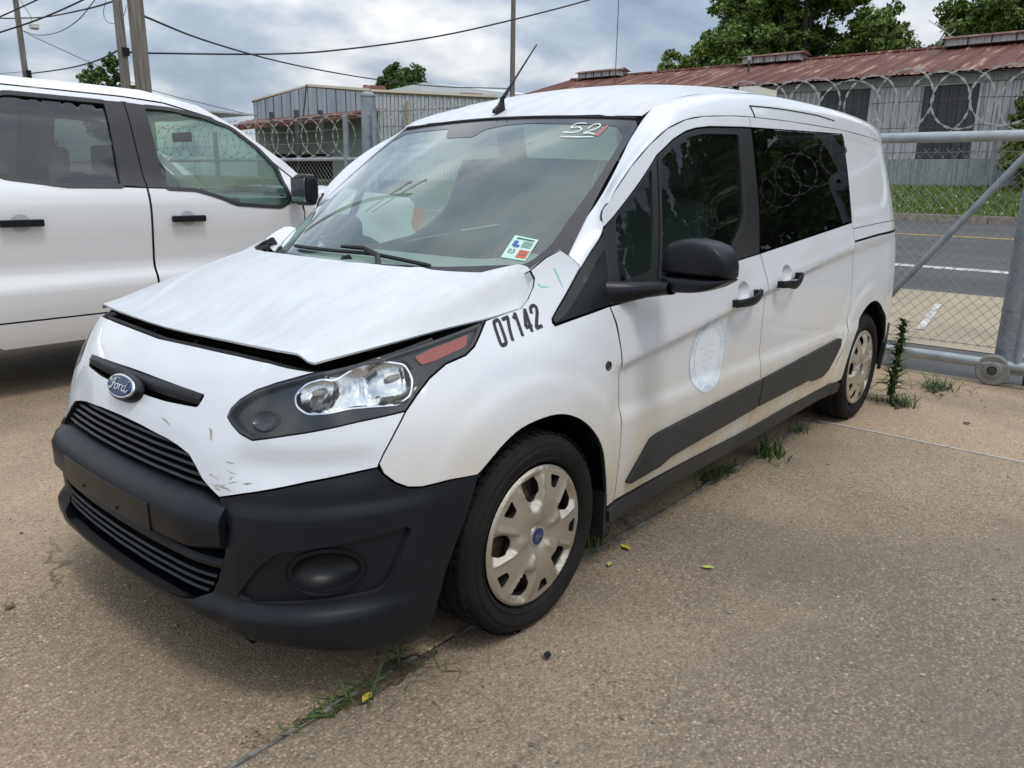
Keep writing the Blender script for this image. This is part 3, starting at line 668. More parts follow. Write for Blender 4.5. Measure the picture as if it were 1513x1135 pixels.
decal('sticker_digits',[(sqmap(tv*[1,.95]+[.26,.30]),tf)]+[(sqmap(tv2*[1,.95]+[.74,.27]),tf2)]+[stroke(sqmap([(.15,.90),(.88,.90)]),.006)]+[stroke(sqmap([(.5,y),(.9,y)]),.0022) for y in (.80,.74,.68,.62,.56)],fwr,M['sticker_ink'],st,.0066,refw)
decal('sticker_square',[(sqmap([(.54,.08),(.95,.08),(.95,.44),(.54,.44)]),[(0,1,2,3)])],fwr,M['sticker_red'],st,.0061,refw)
decal('sticker_print',[(sqmap([(.12,.55),(.22,.55),(.22,.50),(.42,.52),(.44,.62),(.30,.64),(.32,.78),(.14,.80)]),[(0,1,2,3,4,5,6,7)])],fwr,M['sticker_blue'],st,.0061,refw)
# ---- A-pillars and roof rails (lofted), roof
RA=[(.314,1.102),(.365,1.146),(.420,1.195),(.446,1.238),(.472,1.287)]+DOOR_TOP[2:]
RB=[('w',.185),('w',.265),('w',.35),('w',.415),('w',.44),('w',.525),('w',.64),('w',.755),('w',.875),('r',-.93),('r',-1.10),('r',-1.34),('r',-1.53),('r',-2.0),('r',-2.7),('r',-3.2),('r',-3.45),('r',-3.58)]
def railpt(i):
    A=W([RA[i][0]],[RA[i][1]])[0]; ta=W([RA[i][0]],[RA[i][1]])[0]-W([RA[i][0]],[RA[i][1]-.02])[0]
    k,v=RB[i]
    if k=='w':
        tt=float(_cr([0,.1,.2,.35,1],[.88,.915,.962,.997,1.0],np.array([v]))[0]); B=wshP(np.array([(tt,v)]))[0]; tb_=wshP(np.array([(tt-.05,v)]))[0]-B
    else: B=roofP(np.array([(v,ROOF_Y)]))[0]; tb_=roofP(np.array([(v,ROOF_Y-.02)]))[0]-B
    return A,ta/np.linalg.norm(ta),B,tb_/np.linalg.norm(tb_)
CP=np.array([np.concatenate(railpt(i)+(np.array([.55 if RB[i][0]=='w' else .95]),)) for i in range(len(RA))]); tt_=np.linspace(0,len(RA)-1,110); CP=_cr(np.arange(len(RA)),CP,tt_)
rows=[]
for c in CP:
    A,ta,B,tb_=c[:3],c[3:6],c[6:9],c[9:12]; L=np.linalg.norm(B-A); 
    h=[]
    for t in np.linspace(0,1,15):
        h.append((2*t**3-3*t**2+1)*A+(t**3-2*t**2+t)*ta*L*c[12]+(-2*t**3+3*t**2)*B+(t**3-t**2)*tb_*L*c[12])
    rows.append(h)
RAIL=np.array(rows)
for s in (1,-1):
    d0=RAIL[0]-RAIL[2]; pre=RAIL[0]+d0*1.2-[.0,.006,.004]; mb=MB(); mb.grid(np.concatenate([pre[None],RAIL[:1]-[0,.003,.002],RAIL])*[1,s,1]); 
    edge=RAIL[:,0]*[1,s,1]; mb.grid(np.stack([edge,edge+[0,-.02*s,-.006]],1))
    mb.build('pillar_and_roof_rail',M['paint'],van,True,60)
    # sliding-door roof seam
    i0=[i for i in range(110) if RAIL[i,0,0]<-1.57][0]; i1=[i for i in range(110) if RAIL[i,0,0]<-2.46][0]
    P_=[RAIL[i0,0]+[0,.002,0]]+[RAIL[i0,j]+[0,.0012,.0012] for j in (1,2,3,4)]+[RAIL[i,5]+[0,.0012,.0012] for i in range(i0,i1)]+[RAIL[i1+1,4]+[0,.001,.001]]
    MB().tube([p*[1,s,1] for p in P_],.0028,5).build('door_roof_seam',M['rubber'],van)
hx=[tuple(headerP(np.array([t]))[0][:2]) for t in np.linspace(-1,1,30)]
ROOF=hx+[(x,ROOF_Y) for x in np.linspace(-.95,-3.55,40)]+[(-3.62,.5),(-3.66,0),(-3.62,-.5)]+[(x,-ROOF_Y) for x in np.linspace(-3.55,-.95,40)]
skin('roof',ROOF,roofP,M['paint_hood'],van,.035,rim=0,gap=0,bstep=.03)
# ---- doors
DOORL=[(.440,.289),(.432,.43),(.430,.60),(.418,.774),(.412,.85),(.404,.921),(.384,.978),(.607,.997),(.85,1.015),(1.05,1.045),(1.223,1.068),(1.461,1.084),(1.475,1.060),(1.516,.976),(1.542,.86),(1.546,.653),(1.543,.58),(1.556,.525),(1.558,.392),(1.546,.286)]
SLIDL=[(1.546,.286),(1.558,.392),(1.556,.525),(1.543,.58),(1.546,.653),(1.542,.86),(1.516,.976),(1.475,1.060),(1.461,1.084),(2.0,1.126),(2.651,1.174),(2.664,1.072),(2.695,.992),(2.715,.85),(2.712,.76),(2.685,.64),(2.64,.54),(2.59,.45),(2.545,.36),(2.52,.313)]
DTOPu=[p for p in DOOR_TOP]
FRAME=[(.440,1.257),(.439,1.220),(.484,1.250),(.764,1.456),(.892,1.516),(.993,1.549),(1.078,1.566),(1.192,1.578),(1.484,1.592),(1.556,1.594)]+[p for p in DOOR_TOP[::-1] if p[0]<1.6][:-1]
SURR=[(.439,1.214),(.484,1.246),(.764,1.452),(.892,1.512),(.993,1.545),(1.078,1.562),(1.192,1.574),(1.484,1.588),(1.556,1.590),(1.522,1.41),(1.503,1.265),(1.461,1.086),(1.223,1.070),(1.05,1.047),(.85,1.017),(.607,.999),(.387,.982),(.420,1.1)]
QG=rounded([(.500,1.244),(.536,1.280),(.722,1.412),(.680,1.25),(.628,1.072),(.467,1.050)],.008,3)
MG=rounded([(.775,1.440),(.884,1.493),(1.012,1.533),(1.125,1.55),(1.423,1.563),(1.385,1.40),(1.346,1.239),(1.307,1.191),(1.218,1.129),(1.12,1.078),(.90,1.045),(.660,1.035)],[.01,.02,.02,.02,.03,0,.02,.02,.02,.02,.02,.02],4)
STOP=[(1.556,1.594),(2.697,1.625),(2.70,1.648),(2.0,1.648),(1.561,1.640)]
RG=rounded([(1.567,1.590),(2.695,1.621),(2.629,1.182),(1.468,1.092),(1.508,1.30)],[.02,.015,.015,.02,0],4)
CL1=[(.494,.345),(.622,.480),(.672,.490),(1.552,.527),(1.552,.399),(.802,.362),(.731,.342),(.518,.336)]
CL2=[(1.560,.527),(2.552,.574),(2.556,.53),(2.456,.417),(2.382,.388),(2.21,.394),(2.17,.413),(2.131,.406),(1.560,.399)]
ROCK=[(.392,.272),(.464,.283),(1.55,.289),(2.60,.315),(2.67,.30),(2.685,.25),(1.6,.222),(.415,.212)]
def handle(s,u0,v0,parent):
    Q=lambda u,v,o:(W([u],[v])[0]+W_n([u],[v])[0]*o)*[1,s,1]
    mb=MB(); rows=[]
    for t in np.linspace(0,1,16):
        u=u0+.225*t; v=v0-.008*math.sin(t*math.pi)+.024*t; o=.016+.024*math.sin(math.pi*t)**.6
        hw=.015+.004*math.sin(math.pi*t); P=Q(u,v,o); rows.append([P+np.array([0,s*.009*math.cos(a),hw*math.sin(a)]) for a in np.linspace(0,2*math.pi,10,endpoint=False)])
    mb.grid(np.array(rows),0,True); mb.f.append(tuple(range(10))); mb.m.append(0); mb.f.append(tuple(150+k for k in range(10))); mb.m.append(0)
    for u in (u0+.012,u0+.21):
        P=Q(u,v0+(.0 if u<u0+.1 else .022),0.); mb.box(P+np.array([0,s*.010,0]),(.016,.018,.014))
    return mb.build('door_handle',M['plastic'],parent,True,45)
CUPS=((1.285,.940),(1.725,.976))
def cup(c): return [(c[0]+.052*math.cos(t),c[1]+.042*math.sin(t)) for t in np.linspace(0,2*math.pi,28,endpoint=False)]
def cupfn(c):
    def f_(Q):
        P=W(Q[:,0],Q[:,1]); r=np.clip(((Q[:,0]-c[0])/.052)**2+((Q[:,1]-c[1])/.042)**2,0,1); P[:,1]-=.024*(1-r)**.7; return P
    return f_
def doors(s):
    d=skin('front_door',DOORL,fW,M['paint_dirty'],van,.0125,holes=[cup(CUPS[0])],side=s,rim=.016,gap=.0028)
    skin('handle_cup',cup(CUPS[0]),cupfn(CUPS[0]),M['paint'],d,.008,side=s,rim=0,gap=-.0035)
    skin('door_frame',FRAME,fW,M['paint'],d,.02,side=s,rim=.012)
    skin('window_surround',SURR,fW,M['satin'],d,.03,holes=[QG,MG],side=s,off=-.003,rim=.012,gap=0,bstep=.02)
    skin('quarter_window',QG,fW,M['glass_side'],d,.08,side=s,off=-.010,rim=0,gap=-.003)
    skin('door_window',MG,fW,M['glass_side'],d,.08,side=s,off=-.012,rim=0,gap=-.003)
    skin('window_seal',inset(resample(MG,.02),-.010),fW,M['rubber'],d,.02,holes=[inset(resample(MG,.02),.002)],side=s,off=.001,rim=.01,gap=0)
    skin('door_cladding',rounded(CL1,.012,3),fW,M['plastic_grey'],d,.018,side=s,off=.015,rim=.02,gap=.001)
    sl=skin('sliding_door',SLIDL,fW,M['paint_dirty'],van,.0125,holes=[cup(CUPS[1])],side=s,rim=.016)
    skin('handle_cup',cup(CUPS[1]),cupfn(CUPS[1]),M['paint'],sl,.008,side=s,rim=0,gap=-.0035)
    skin('sliding_door_header',STOP,fW,M['paint'],sl,.02,side=s,rim=.012)
    skin('sliding_door_window',RG,fW,M['glass_dark'],sl,.06,side=s,off=.001,rim=.004,gap=.001)
    skin('sliding_door_cladding',rounded(CL2,.012,3),fW,M['plastic_grey'],sl,.018,side=s,off=.015,rim=.02,gap=.001)
    handle(s,1.185,.906,d); handle(s,1.625,.942,sl)
    skin('rocker_panel',rounded(ROCK,.015,3),fW,M['plastic_grey'],van,.03,side=s,off=.012,rim=.05,gap=.0)
    # black sail in front of the door
    sa=skin('mirror_sail',rounded([(.144,.945),(.144,.960),(.314,1.100),(.431,1.199),(.424,1.1),(.385,.982),(.26,.963)],[.01,.01,0,0,0,0,0],3),fW,M['plastic_smooth'],van,.02,side=s,off=.002,rim=.012,gap=.0015)
    skin('sail_bevel',[(.144,.960),(.314,1.100),(.430,1.197),(.430,1.159),(.328,1.069),(.195,.967),(.145,.946)],fW,M['plastic_grey'],sa,.02,side=s,off=.006,rim=.006,gap=.001)
    # mirror: arm, lower shell, cap
    mm=MB(); rows=[]
    path=[((-.40,.82,1.010),(.030,.045)),((-.45,.87,1.018),(.034,.035)),((-.50,.92,1.028),(.036,.028)),((-.52,.97,1.036),(.040,.025)),((-.525,1.00,1.040),(.045,.024))]
    for c,(a,b) in path: rows.append([np.array(c)*[1,s,1]+np.array([a*math.cos(t)*1.0,0,b*math.sin(t)]) for t in np.linspace(0,2*math.pi,14,endpoint=False)])
    rows=np.array(rows); rows=rows if s>0 else rows+np.linspace(0,1,len(rows))[:,None,None]*np.array([-.13,.13,0])
    mm.grid(rows,0,True); arm=mm.build('mirror',M['plastic_smooth'],d,True,50)
    def shell(name,ys,zlo,zhi,xf,m,round_bottom):
        rows=[]
        for j,y in enumerate(ys):
            z0,z1=zlo(y),zhi(y); zc,hh=(z0+z1)/2,(z1-z0)/2; xx=xf(y)
            ring=[]
            for t in np.linspace(0,2*math.pi,28,endpoint=False):
                c,q=math.cos(t),math.sin(t); n_=4.4
                cx=math.copysign(abs(c)**(2/n_),c); cz=math.copysign(abs(q)**(2/n_),q)
                ring.append(np.array([-.565+cx*xx*(1 if cx<0 else 1.15)-(.13 if s<0 else 0),y*s+(.13 if s<0 else 0),zc+cz*hh]))
            rows.append(ring)
        b=MB(); b.grid(np.array(rows),0,True); n=28; b.f.append(tuple(range(n))); b.m.append(0); b.f.append(tuple((len(ys)-1)*n+k for k in range(n))[::-1]); b.m.append(0)
        return b.build(name,m,arm,True,45)
    ys=np.array([.950,.956,.968,.99,1.03,1.07,1.11,1.145,1.170,1.182,1.187])
    k=lambda y:(y-.95)/.237
    edge=lambda y:1-max(0,(abs(k(y)-.5)*2))**9
    shell('mirror_cap',ys,lambda y:1.082,lambda y:1.082+(.045+.070*math.sin(math.pi*min(1,(k(y)*.80+.14)))**.5)*(.35+.65*edge(y)),lambda y:.062*(.45+.55*edge(y)),M['plastic'],0)
    shell('mirror_base',ys[:-1],lambda y:1.079-(.052*(1-k(y)**3.5))*(.5+.5*edge(y))-.004,lambda y:1.079,lambda y:.058*(.5+.5*edge(y)),M['plastic_smooth'],1)
both(doors)
# ---- rear quarter, with the pressed recess
REC=[(2.66,1.20),(2.70,1.632),(3.30,1.627),(3.385,1.595),(3.45,1.45),(3.425,1.345),(3.34,1.26),(3.25,1.232)]
def quarterP(Q):
    P=W(Q[:,0],Q[:,1]); L=np.array(REC); ins=inpoly(Q,L); d=np.full(len(Q),9.)
    for i in range(1,len(L)):
        a,b=L[i],L[(i+1)%len(L)]
        if i==0: continue
        t=np.clip(((Q-a)@(b-a))/((b-a)@(b-a)),0,1); d=np.minimum(d,np.linalg.norm(Q-(a+t[:,None]*(b-a)),axis=1))
    k=np.where(ins,sstep(0,.03,d),0); P[:,1]-=.013*k; return P
ARCHR=ARCH_R
QUART=[(2.651,1.174),(2.697,1.625),(2.70,1.648),(3.2,1.632),(3.5,1.610),(3.66,1.585),(3.85,1.59),(4.25,1.61),(4.60,1.615),(4.60,.46),(3.80,.44),(3.62,.44),(3.50,.40)]+ARCHR+[(2.712,.31),(2.60,.305),(2.52,.313),(2.545,.36),(2.59,.45),(2.64,.54),(2.685,.64),(2.712,.76),(2.715,.85),(2.695,.992),(2.664,1.072)]
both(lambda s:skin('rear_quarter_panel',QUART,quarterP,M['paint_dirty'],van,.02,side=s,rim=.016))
both(lambda s:skin('slide_rail',[(2.668,1.070),(2.668,1.081),(3.1,1.100),(3.60,1.106),(3.60,1.093),(3.1,1.088)],fW,M['dark'],van,.02,side=s,off=.0012,rim=.0,gap=0))
both(lambda s:skin('quarter_seam',[(2.66,1.141),(2.66,1.144),(3.1,1.158),(3.60,1.164),(3.60,1.161),(3.1,1.155)],fW,M['dark'],van,.02,side=s,off=.0012,rim=.0,gap=0))
both(lambda s:skin('rear_bumper',[(3.44,.415),(3.5,.46),(3.62,.50),(3.80,.50),(4.60,.52),(4.60,.24),(3.80,.22),(3.55,.22),(3.44,.28)],fW,M['plastic'],van,.04,side=s,off=.012,rim=.02,gap=0))
both(lambda s:skin('tail_lamp',[(3.72,.75),(3.70,1.35),(3.82,1.38),(3.86,.78)],fW,M['marker_red'],van,.04,side=s,off=.006,rim=.01,gap=0))
# dark shell behind the shut lines
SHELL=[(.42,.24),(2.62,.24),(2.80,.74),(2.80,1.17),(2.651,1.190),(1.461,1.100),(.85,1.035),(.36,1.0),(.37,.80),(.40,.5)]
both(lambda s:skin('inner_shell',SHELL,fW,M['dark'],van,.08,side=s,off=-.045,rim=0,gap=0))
# ---- lettering on the fender
def dg(ch):
    if ch=='0': return [([(.5,1),(.16,.93),(.11,.5),(.16,.07),(.5,0),(.84,.07),(.89,.5),(.84,.93),(.5,1)],1)]
    if ch=='7': return [([(0,.93),(.95,.93)],0),([(.82,.93),(.55,.45),(.42,0)],1)]
    if ch=='1': return [([(.60,0),(.60,1)],0),([(.60,.93),(.20,.78)],0)]
    if ch=='4': return [([(.70,0),(.70,1)],0),([(.70,.98),(.12,.30)],0),([(.05,.26),(.98,.26)],0)]
    if ch=='2': return [([(.12,.70),(.16,.93),(.5,1),(.86,.92),(.86,.68),(.5,.38),(.12,.07)],1),([(.05,.07),(.98,.07)],0)]
def fleet(s):
    sh=[]
    for i,ch in enumerate('07142'):
        ox=-.073+.0360*i; oy=.906+.0072*i
        for p,c in dg(ch):
            p=smooth_poly(p,6) if c else p
            q=[(ox+.028*a+.010*b,oy+.064*b+.006*a) for a,b in p]; sh.append(stroke(q,.0098))
    decal('fleet_number',sh,fW,M['ink'],van,.0016,side=s)
fleet(1)
decal('crayon_mark',[stroke([(.214,1.105),(.219,1.082),(.222,1.045)],[.007,.006,.001]),stroke([(.139,1.063),(.150,1.053),(.176,1.052)],[.004,.005,.001])],fW,M['teal_mark'],van,.0014)
# ---- faded round crest on the front door
CC,CA,CB=(1.045,.718),.142,.147
def ring_pt(r,a): return (CC[0]-CA*r*math.cos(a)*-1,CC[1]+CB*r*math.sin(a))
def crest():
    d=decal('door_crest',[(np.array([ring_pt(1.03,t) for t in np.linspace(0,2*math.pi,48,endpoint=False)]),[tuple(range(48))])],fW,M['crest_field'],van,.0012) if False else None
    V=[];F=[]
    rr=np.linspace(0.02,1.03,10); n=48
    for r_ in rr: V+=[ring_pt(r_,t) for t in np.linspace(0,2*math.pi,n,endpoint=False)]
    for i in range(9):
        for k in range(n): F.append((i*n+k,i*n+(k+1)%n,(i+1)*n+(k+1)%n,(i+1)*n+k))
    d=decal('door_crest',[(np.array(V),F)],fW,M['crest_field'],van,.0012)
    sh=[]
    for r_,w_ in ((1.0,.0035),(.76,.003)): sh.append(stroke([ring_pt(r_,t) for t in np.linspace(0,2*math.pi,72)],w_))
    def arc(txt,r_,a0,a1,size,flip=False):
        n=len(txt)
        for i,ch in enumerate(txt):
            if ch==' ': continue
            a=a0+(a1-a0)*i/(n-1); v,f_=text_shape(ch,size)
            if not len(v): continue
            rot=a-math.pi/2 if not flip else a+math.pi/2
            c,s=math.cos(rot),math.sin(rot); v=np.stack([v[:,0]*c-v[:,1]*s,v[:,0]*s+v[:,1]*c],-1); o=np.array(ring_pt(r_,a)); sh.append((v+o,f_))
    arc('WASTEWATER DIVISION',.88,R(168),R(12),.036); arc('DEPT OF PUBLIC WORKS',.88,R(198),R(342),.024,True)
    # the washed-out picture in the middle
    rnd=random.Random(4)
    for k in range(4):
        y=-.35+.2*k; x0=-.5*math.sqrt(1-y*y)*rnd.uniform(.5,1.1); x1=.5*math.sqrt(1-y*y)*rnd.uniform(.5,1.1); pts=[(CC[0]+CA*(x0+(x1-x0)*t),CC[1]+CB*(y+.04*math.sin(9*t+k))) for t in np.linspace(0,1,10)]; sh.append(stroke(pts,.0016))
    decal('crest_print',sh,fW,M['crest'],d,.0018)
crest()
# indicator hole in the fender (bare socket)
P=W([.344],[.793])[0]; mb=MB(); mb.lathe([(.016,.0),(.015,.004),(.011,.005),(.009,.0),(.0075,-.002)],18,'y',tuple(P)).lathe([(.009,.001),(.006,.003),(.0001,.0035)],14,'y',tuple(P),1)
mb.build('indicator_socket',[M['plastic_grey'],M['rust']],van)
# ---- headlamps
M['marker_dim']=mat('side_marker_lens_faded',(.30,.055,.05),.25); M['turn']=mat('smoked_lamp',(.020,.020,.021),.15)
def headlamp(s):
    hl=skin('headlamp',HL,fW,M['lens'],van,.03,side=s,off=.002,rim=0,gap=.0035)
    skin('headlamp_edge',inset(resample(HL,.015),.002),fW,M['bezel'],hl,.02,holes=[inset(resample(HL,.015),.009)],side=s,off=.0005,rim=.03,gap=0)
    b1=((-.600,.838),.058,.042); b2=((-.410,.856),.073,.053); b3=((-.728,.776),.040,.026)
    el=lambda b,k=1.:[(b[0][0]+b[1]*k*math.cos(t),b[0][1]+b[2]*k*math.sin(t)) for t in np.linspace(0,2*math.pi,32,endpoint=False)]
    mk=[(-.324,.910),(-.270,.926),(-.150,.950),(-.172,.921),(-.262,.897),(-.308,.889)]
    bz=inset(resample(HL,.015),.006)
    REF=rounded([(-.655,.842),(-.628,.868),(-.585,.878),(-.545,.873),(-.480,.902),(-.415,.910),(-.352,.895),(-.338,.858),(-.352,.820),(-.385,.803),(-.450,.806),(-.505,.806),(-.560,.798),(-.612,.797),(-.645,.815)],.012,3)
    def dish(Q):
        P=W(Q[:,0],Q[:,1]); dp=np.zeros(len(Q))
        for b,d_ in ((b1,.050),(b2,.062)):
            r=((Q[:,0]-b[0][0])/b[1])**2+((Q[:,1]-b[0][1])/b[2])**2; dp=np.maximum(dp,d_*np.sqrt(np.clip(1-r,0,1)))
        mid=np.exp(-((Q[:,0]+.505)/.035)**2)*np.clip(1-((Q[:,1]-.845)/.05)**2,0,1); dp=np.maximum(dp,.030*mid)
        dp=dp+.0016*np.abs(np.sin(Q[:,0]*210))*(dp>.008)
        return P-np.array([.90,.42,.05])*(.012+dp)[:,None]
    skin('headlamp_bezel',bz,fW,M['bezel'],hl,.018,holes=[REF,el(b3)],side=s,off=-.016,rim=.004,gap=0)
    skin('lamp_reflector',REF,dish,M['reflector'],hl,.006,side=s,rim=.004,gap=-.001,sharp=60)
    skin('reflector_trim',inset(resample(REF,.01),-.002),fW,M['chrome'],hl,.01,holes=[inset(resample(REF,.01),.002)],side=s,off=-.011,rim=.006,gap=0)
    for b in (b1,b2):
        P=dish(np.array([b[0]]))[0]*[1,s,1]; MB().lathe([(.0001,.040),(.006,.037),(.008,.028),(.008,.0)],10,'x',tuple(P)).build('lamp_bulb',M['bulb'],hl)

    def turn(Q):
        P=W(Q[:,0],Q[:,1]); r=np.clip(((Q[:,0]-b3[0][0])/b3[1])**2+((Q[:,1]-b3[0][1])/b3[2])**2,0,1); return P-np.array([.93,.35,.05])*(.016+.02*(1-r))[:,None]
    skin('turn_lamp',el(b3),turn,M['turn'],hl,.010,side=s,rim=0,gap=0)
    skin('side_marker',rounded(mk,.006,2),fW,M['marker_dim'],hl,.02,side=s,off=-.010,rim=.008,gap=0)
both(headlamp)
# ---- wheels
def tyre_prof():
    p=[(.222,.040),(.226,.052),(.236,.060),(.243,.0635),(.246,.0615),(.262,.066),(.276,.0668),(.279,.0645),(.292,.063),(.302,.058),(.3035,.055),(.310,.050),(.3145,.044)]
    tread=[(.3165,.040),(.3175,.034),(.3105,.0335),(.3105,.027),(.3185,.0265),(.3195,.006),(.3115,.0055),(.3115,-.0055),(.3195,-.006),(.3185,-.0265),(.3105,-.027),(.3105,-.0335),(.3175,-.034),(.3165,-.040)]
    q=[(r,1.62*h) for r,h in p]+[(r,1.9*h) for r,h in tread]+[(r,-1.62*h) for r,h in p[::-1]]
    return q
def wheel(cx,s,steer=0):
    ycen=s*(.885-.104)
    w=MB(); w.lathe([(.205,s*.075),(.212,s*.03),(.205,-s*.09),(.215,-s*.10)],40,'y').lathe([(.205,s*.045),(.16,s*.052),(.11,s*.065),(.06,s*.060),(.0001,s*.060)],40,'y')
    wo_=w.build('wheel',M['rust'],van,True,40); wo_.location=(cx,ycen,.318); wo_.rotation_euler=(0,R(23*cx+10),steer)
    t=MB(); t.lathe(tyre_prof() if s>0 else [(r,-h) for r,h in tyre_prof()],72,'y')
    # shoulder blocks
    n=56
    for k in range(n):
        a=2*math.pi*k/n; 
        for sg in (1,-1):
            A=np.array([.3178*math.cos(a),sg*.070,.3178*math.sin(a)]); t.box(A,(.0016,.012,.010),M=Matrix.Rotation(-a,3,'Y'))
    t.build('tyre',M['tyre'],wo_,True,28)
    # cover: disc with ten windows
    holes=[]
    for k in range(5):
        a=R(90+72*k)
        L=[(.122,-.09),(.122,.09),(.146,.205),(.172,.200),(.193,.150),(.193,-.150),(.172,-.200),(.146,-.205)]; holes.append(rounded([(r*math.cos(a+d),r*math.sin(a+d)) for r,d in L],.006,3))
        a+=R(36); L=[(.156,-.080),(.156,.080),(.196,.135),(.196,-.135)]; holes.append(rounded([(r*math.cos(a+d),r*math.sin(a+d)) for r,d in L],.008,3))
    disc=[(.222*math.cos(t),.222*math.sin(t)) for t in np.linspace(0,2*math.pi,72,endpoint=False)]
    def cov(Q):
        r=np.hypot(Q[:,0],Q[:,1]); a=np.arctan2(Q[:,1],Q[:,0]); h=_cr([0,.03,.05,.10,.16,.205,.215,.222,.25],[.098,.097,.106,.113,.106,.100,.099,.092,.08],r)
        ph=np.mod(a-R(90)+R(36),R(72))-R(36); h=h-.016*sstep(.30,.12,np.abs(ph))*sstep(.10,.12,r)*sstep(.208,.196,r); h=h+.010*np.exp(-(ph/(.10+2.2*np.clip(r-.03,0,.07)))**2)*sstep(.035,.06,r)*sstep(.115,.09,r)
        h=h+.007*np.exp(-((np.abs(ph)-.27)/.045)**2)*sstep(.10,.13,r)*sstep(.205,.19,r)
        return np.stack([Q[:,0],h*s,Q[:,1]],-1)
    c=skin('wheel_cover',disc,cov,M['cover'],wo_,.008,holes=holes,rim=.022,gap=0,bstep=.009,ref=lambda P:P*[1,0,1],sharp=32)
    cap=MB(); cap.lathe([(.031,s*.094),(.030,s*.103),(.027,s*.104)],24,'y').build('cap_ring',M['chrome'],c)
    cap=MB(); cap.lathe([(.027,s*.103),(.015,s*.1045),(.0001,s*.105)],24,'y').build('centre_cap',M['blue'],c)
    cc=script(c,None,1,lambda q:(-s*q[0]*.022,s*.1058,q[1]*.028),'cap_script',M['chrome'])
    return wo_
wheel(0,1,R(0)); wheel(-WB,1); wheel(0,-1); wheel(-WB,-1)
# wheel wells, floor, mud flap
for cx,xs in ((0,.03),(-WB,-.04)):
    for s in (1,-1):
        mb=MB(); rows=[]
        for a in np.linspace(-.35,math.pi+.35,26):
            x_,z_=cx+xs+.40*math.cos(a),.33+.385*math.sin(a); yo=float(W([-x_] if x_<.3 else [-x_+.03*(x_-.3)],[max(z_,.14)])[0,1])-.03; rows.append([(x_,s*y_,z_) for y_ in (min(yo,.862),min(yo-.05,.80),.52)])
        mb.grid(np.array(rows)); mb.grid(np.array([[(cx+xs+.40*k*math.cos(a),s*.52,.33+.385*k*math.sin(a)) for k in (1,.02)] for a in np.linspace(-.35,math.pi+.35,26)]))
        mb.build('wheel_arch_liner',M['dark'],van)
for s in (1,-1): MB().box((-.365,s*.80,.265),(.006,.085,.085)).build('mud_flap',M['rubber'],van)
MB().box((-1.60,0,.27),(1.15,.80,.02)).box((-3.5,0,.33),(.35,.7,.02)).box((.32,0,.205),(.46,.56,.02)).build('underbody',M['dark'],van)
for cx in (0,-WB): MB().tube([(cx,-.7,.315),(cx,.7,.315)],.04,8).build('axle',M['dark'],van)
# ---- roof fittings
mb=MB(); P=roofP(np.array([(-.905,-.085)]))[0]
mb.grid(np.array([[P+np.array([.040*k*math.cos(a)*(1.3 if math.cos(a)>0 else .8)-.02*(1-k),.014*k*math.sin(a),h*.8]) for a in np.linspace(0,2*math.pi,14,endpoint=False)] for k,h in ((1,-.01),(.95,.008),(.6,.03),(.36,.055),(.30,.075))]),0,True)
an=mb.build('aerial',M['plastic_smooth'],van)
MB().tube([P+np.array([-.02,0,.06]),P+np.array([-.080,0,.125]),P+np.array([-.09,0,.138]),P+np.array([-.235,.0,.295])],[.009,.0065,.0045,.003],8).build('aerial_mast',M['plastic_smooth'],an)
P=roofP(np.array([(-2.15,.50)]))[0]; MB().box(P+np.array([0,0,.006]),(.13,.04,.016)).build('roof_vent',mat('aged_plastic',(.55,.53,.45),.6),van)
# ---- cabin
mb=MB(); rows=[]
for y_ in np.linspace(-.74,.74,24):
    t=y_/.765; b=wbaseP(np.array([t]))[0]; hump=.045*math.exp(-((y_-.37)/.18)**2)
    rows.append([b+np.array([.03,0,-.03]),b+np.array([-.15,0,-.01]),np.array([-.48,y_,1.045+hump*.6]),np.array([-.60,y_,1.055+hump]),np.array([-.66,y_,1.03+hump]),np.array([-.70,y_,.90]),np.array([-.62,y_,.55])])
mb.grid(np.array(rows)).build('dashboard',M['dash'],van,True,50)
for s in (1,-1):
    t=MB(); 
    def rb(c,h,r0,pitch=0,n_=4.):
        rows=[]
        for ph in np.linspace(-math.pi/2,math.pi/2,12):
            ring=[]
            for th in np.linspace(0,2*math.pi,24,endpoint=False):
                f=lambda v_: math.copysign(abs(v_)**(2/n_),v_)
                q=Vector((h[0]*f(math.cos(ph))*f(math.cos(th)),h[1]*f(math.cos(ph))*f(math.sin(th)),h[2]*f(math.sin(ph)))); q=Matrix.Rotation(pitch,3,'Y')@q; ring.append(np.array(c)+np.array(q))
            rows.append(ring)
        return np.array(rows)
    t.grid(rb((-1.22,.37*s,.62),(.26,.26,.09),0),0,True); t.grid(rb((-1.50,.37*s,.98),(.075,.25,.33),0,R(-16)),0,True)
    st_=t.build('seat',M['seat'],van); MB().grid(rb((-1.60,.37*s,1.42),(.05,.13,.095),0,R(-10)),0,True).build('headrest',M['seat'],st_)
mb=MB(); c=Vector((-.80,.37,1.02)); ax=Matrix.Rotation(R(-62),3,'Y')
mb.tube([c+ax@Vector((.185*math.cos(a),.185*math.sin(a),0)) for a in np.linspace(0,2*math.pi,37)],.014,8,caps=False); mb.tube([c+ax@Vector((0,.18,0)),c+ax@Vector((0,-.18,0))],.018,6); mb.tube([c,c+ax@Vector((-.18,0,0))],.016,6); mb.tube([c,c+Vector((.18,0,-.08))],.04,8)
mb.build('steering_wheel',M['plastic_smooth'],van)
mb=MB(); mb.grid(np.array([[(x,y,float(roofP(np.array([(x,y)]))[0,2])-.045) for y in np.linspace(-.60,.60,12)] for x in np.linspace(-.90,-3.5,16)])).build('headliner',M['liner'],van)
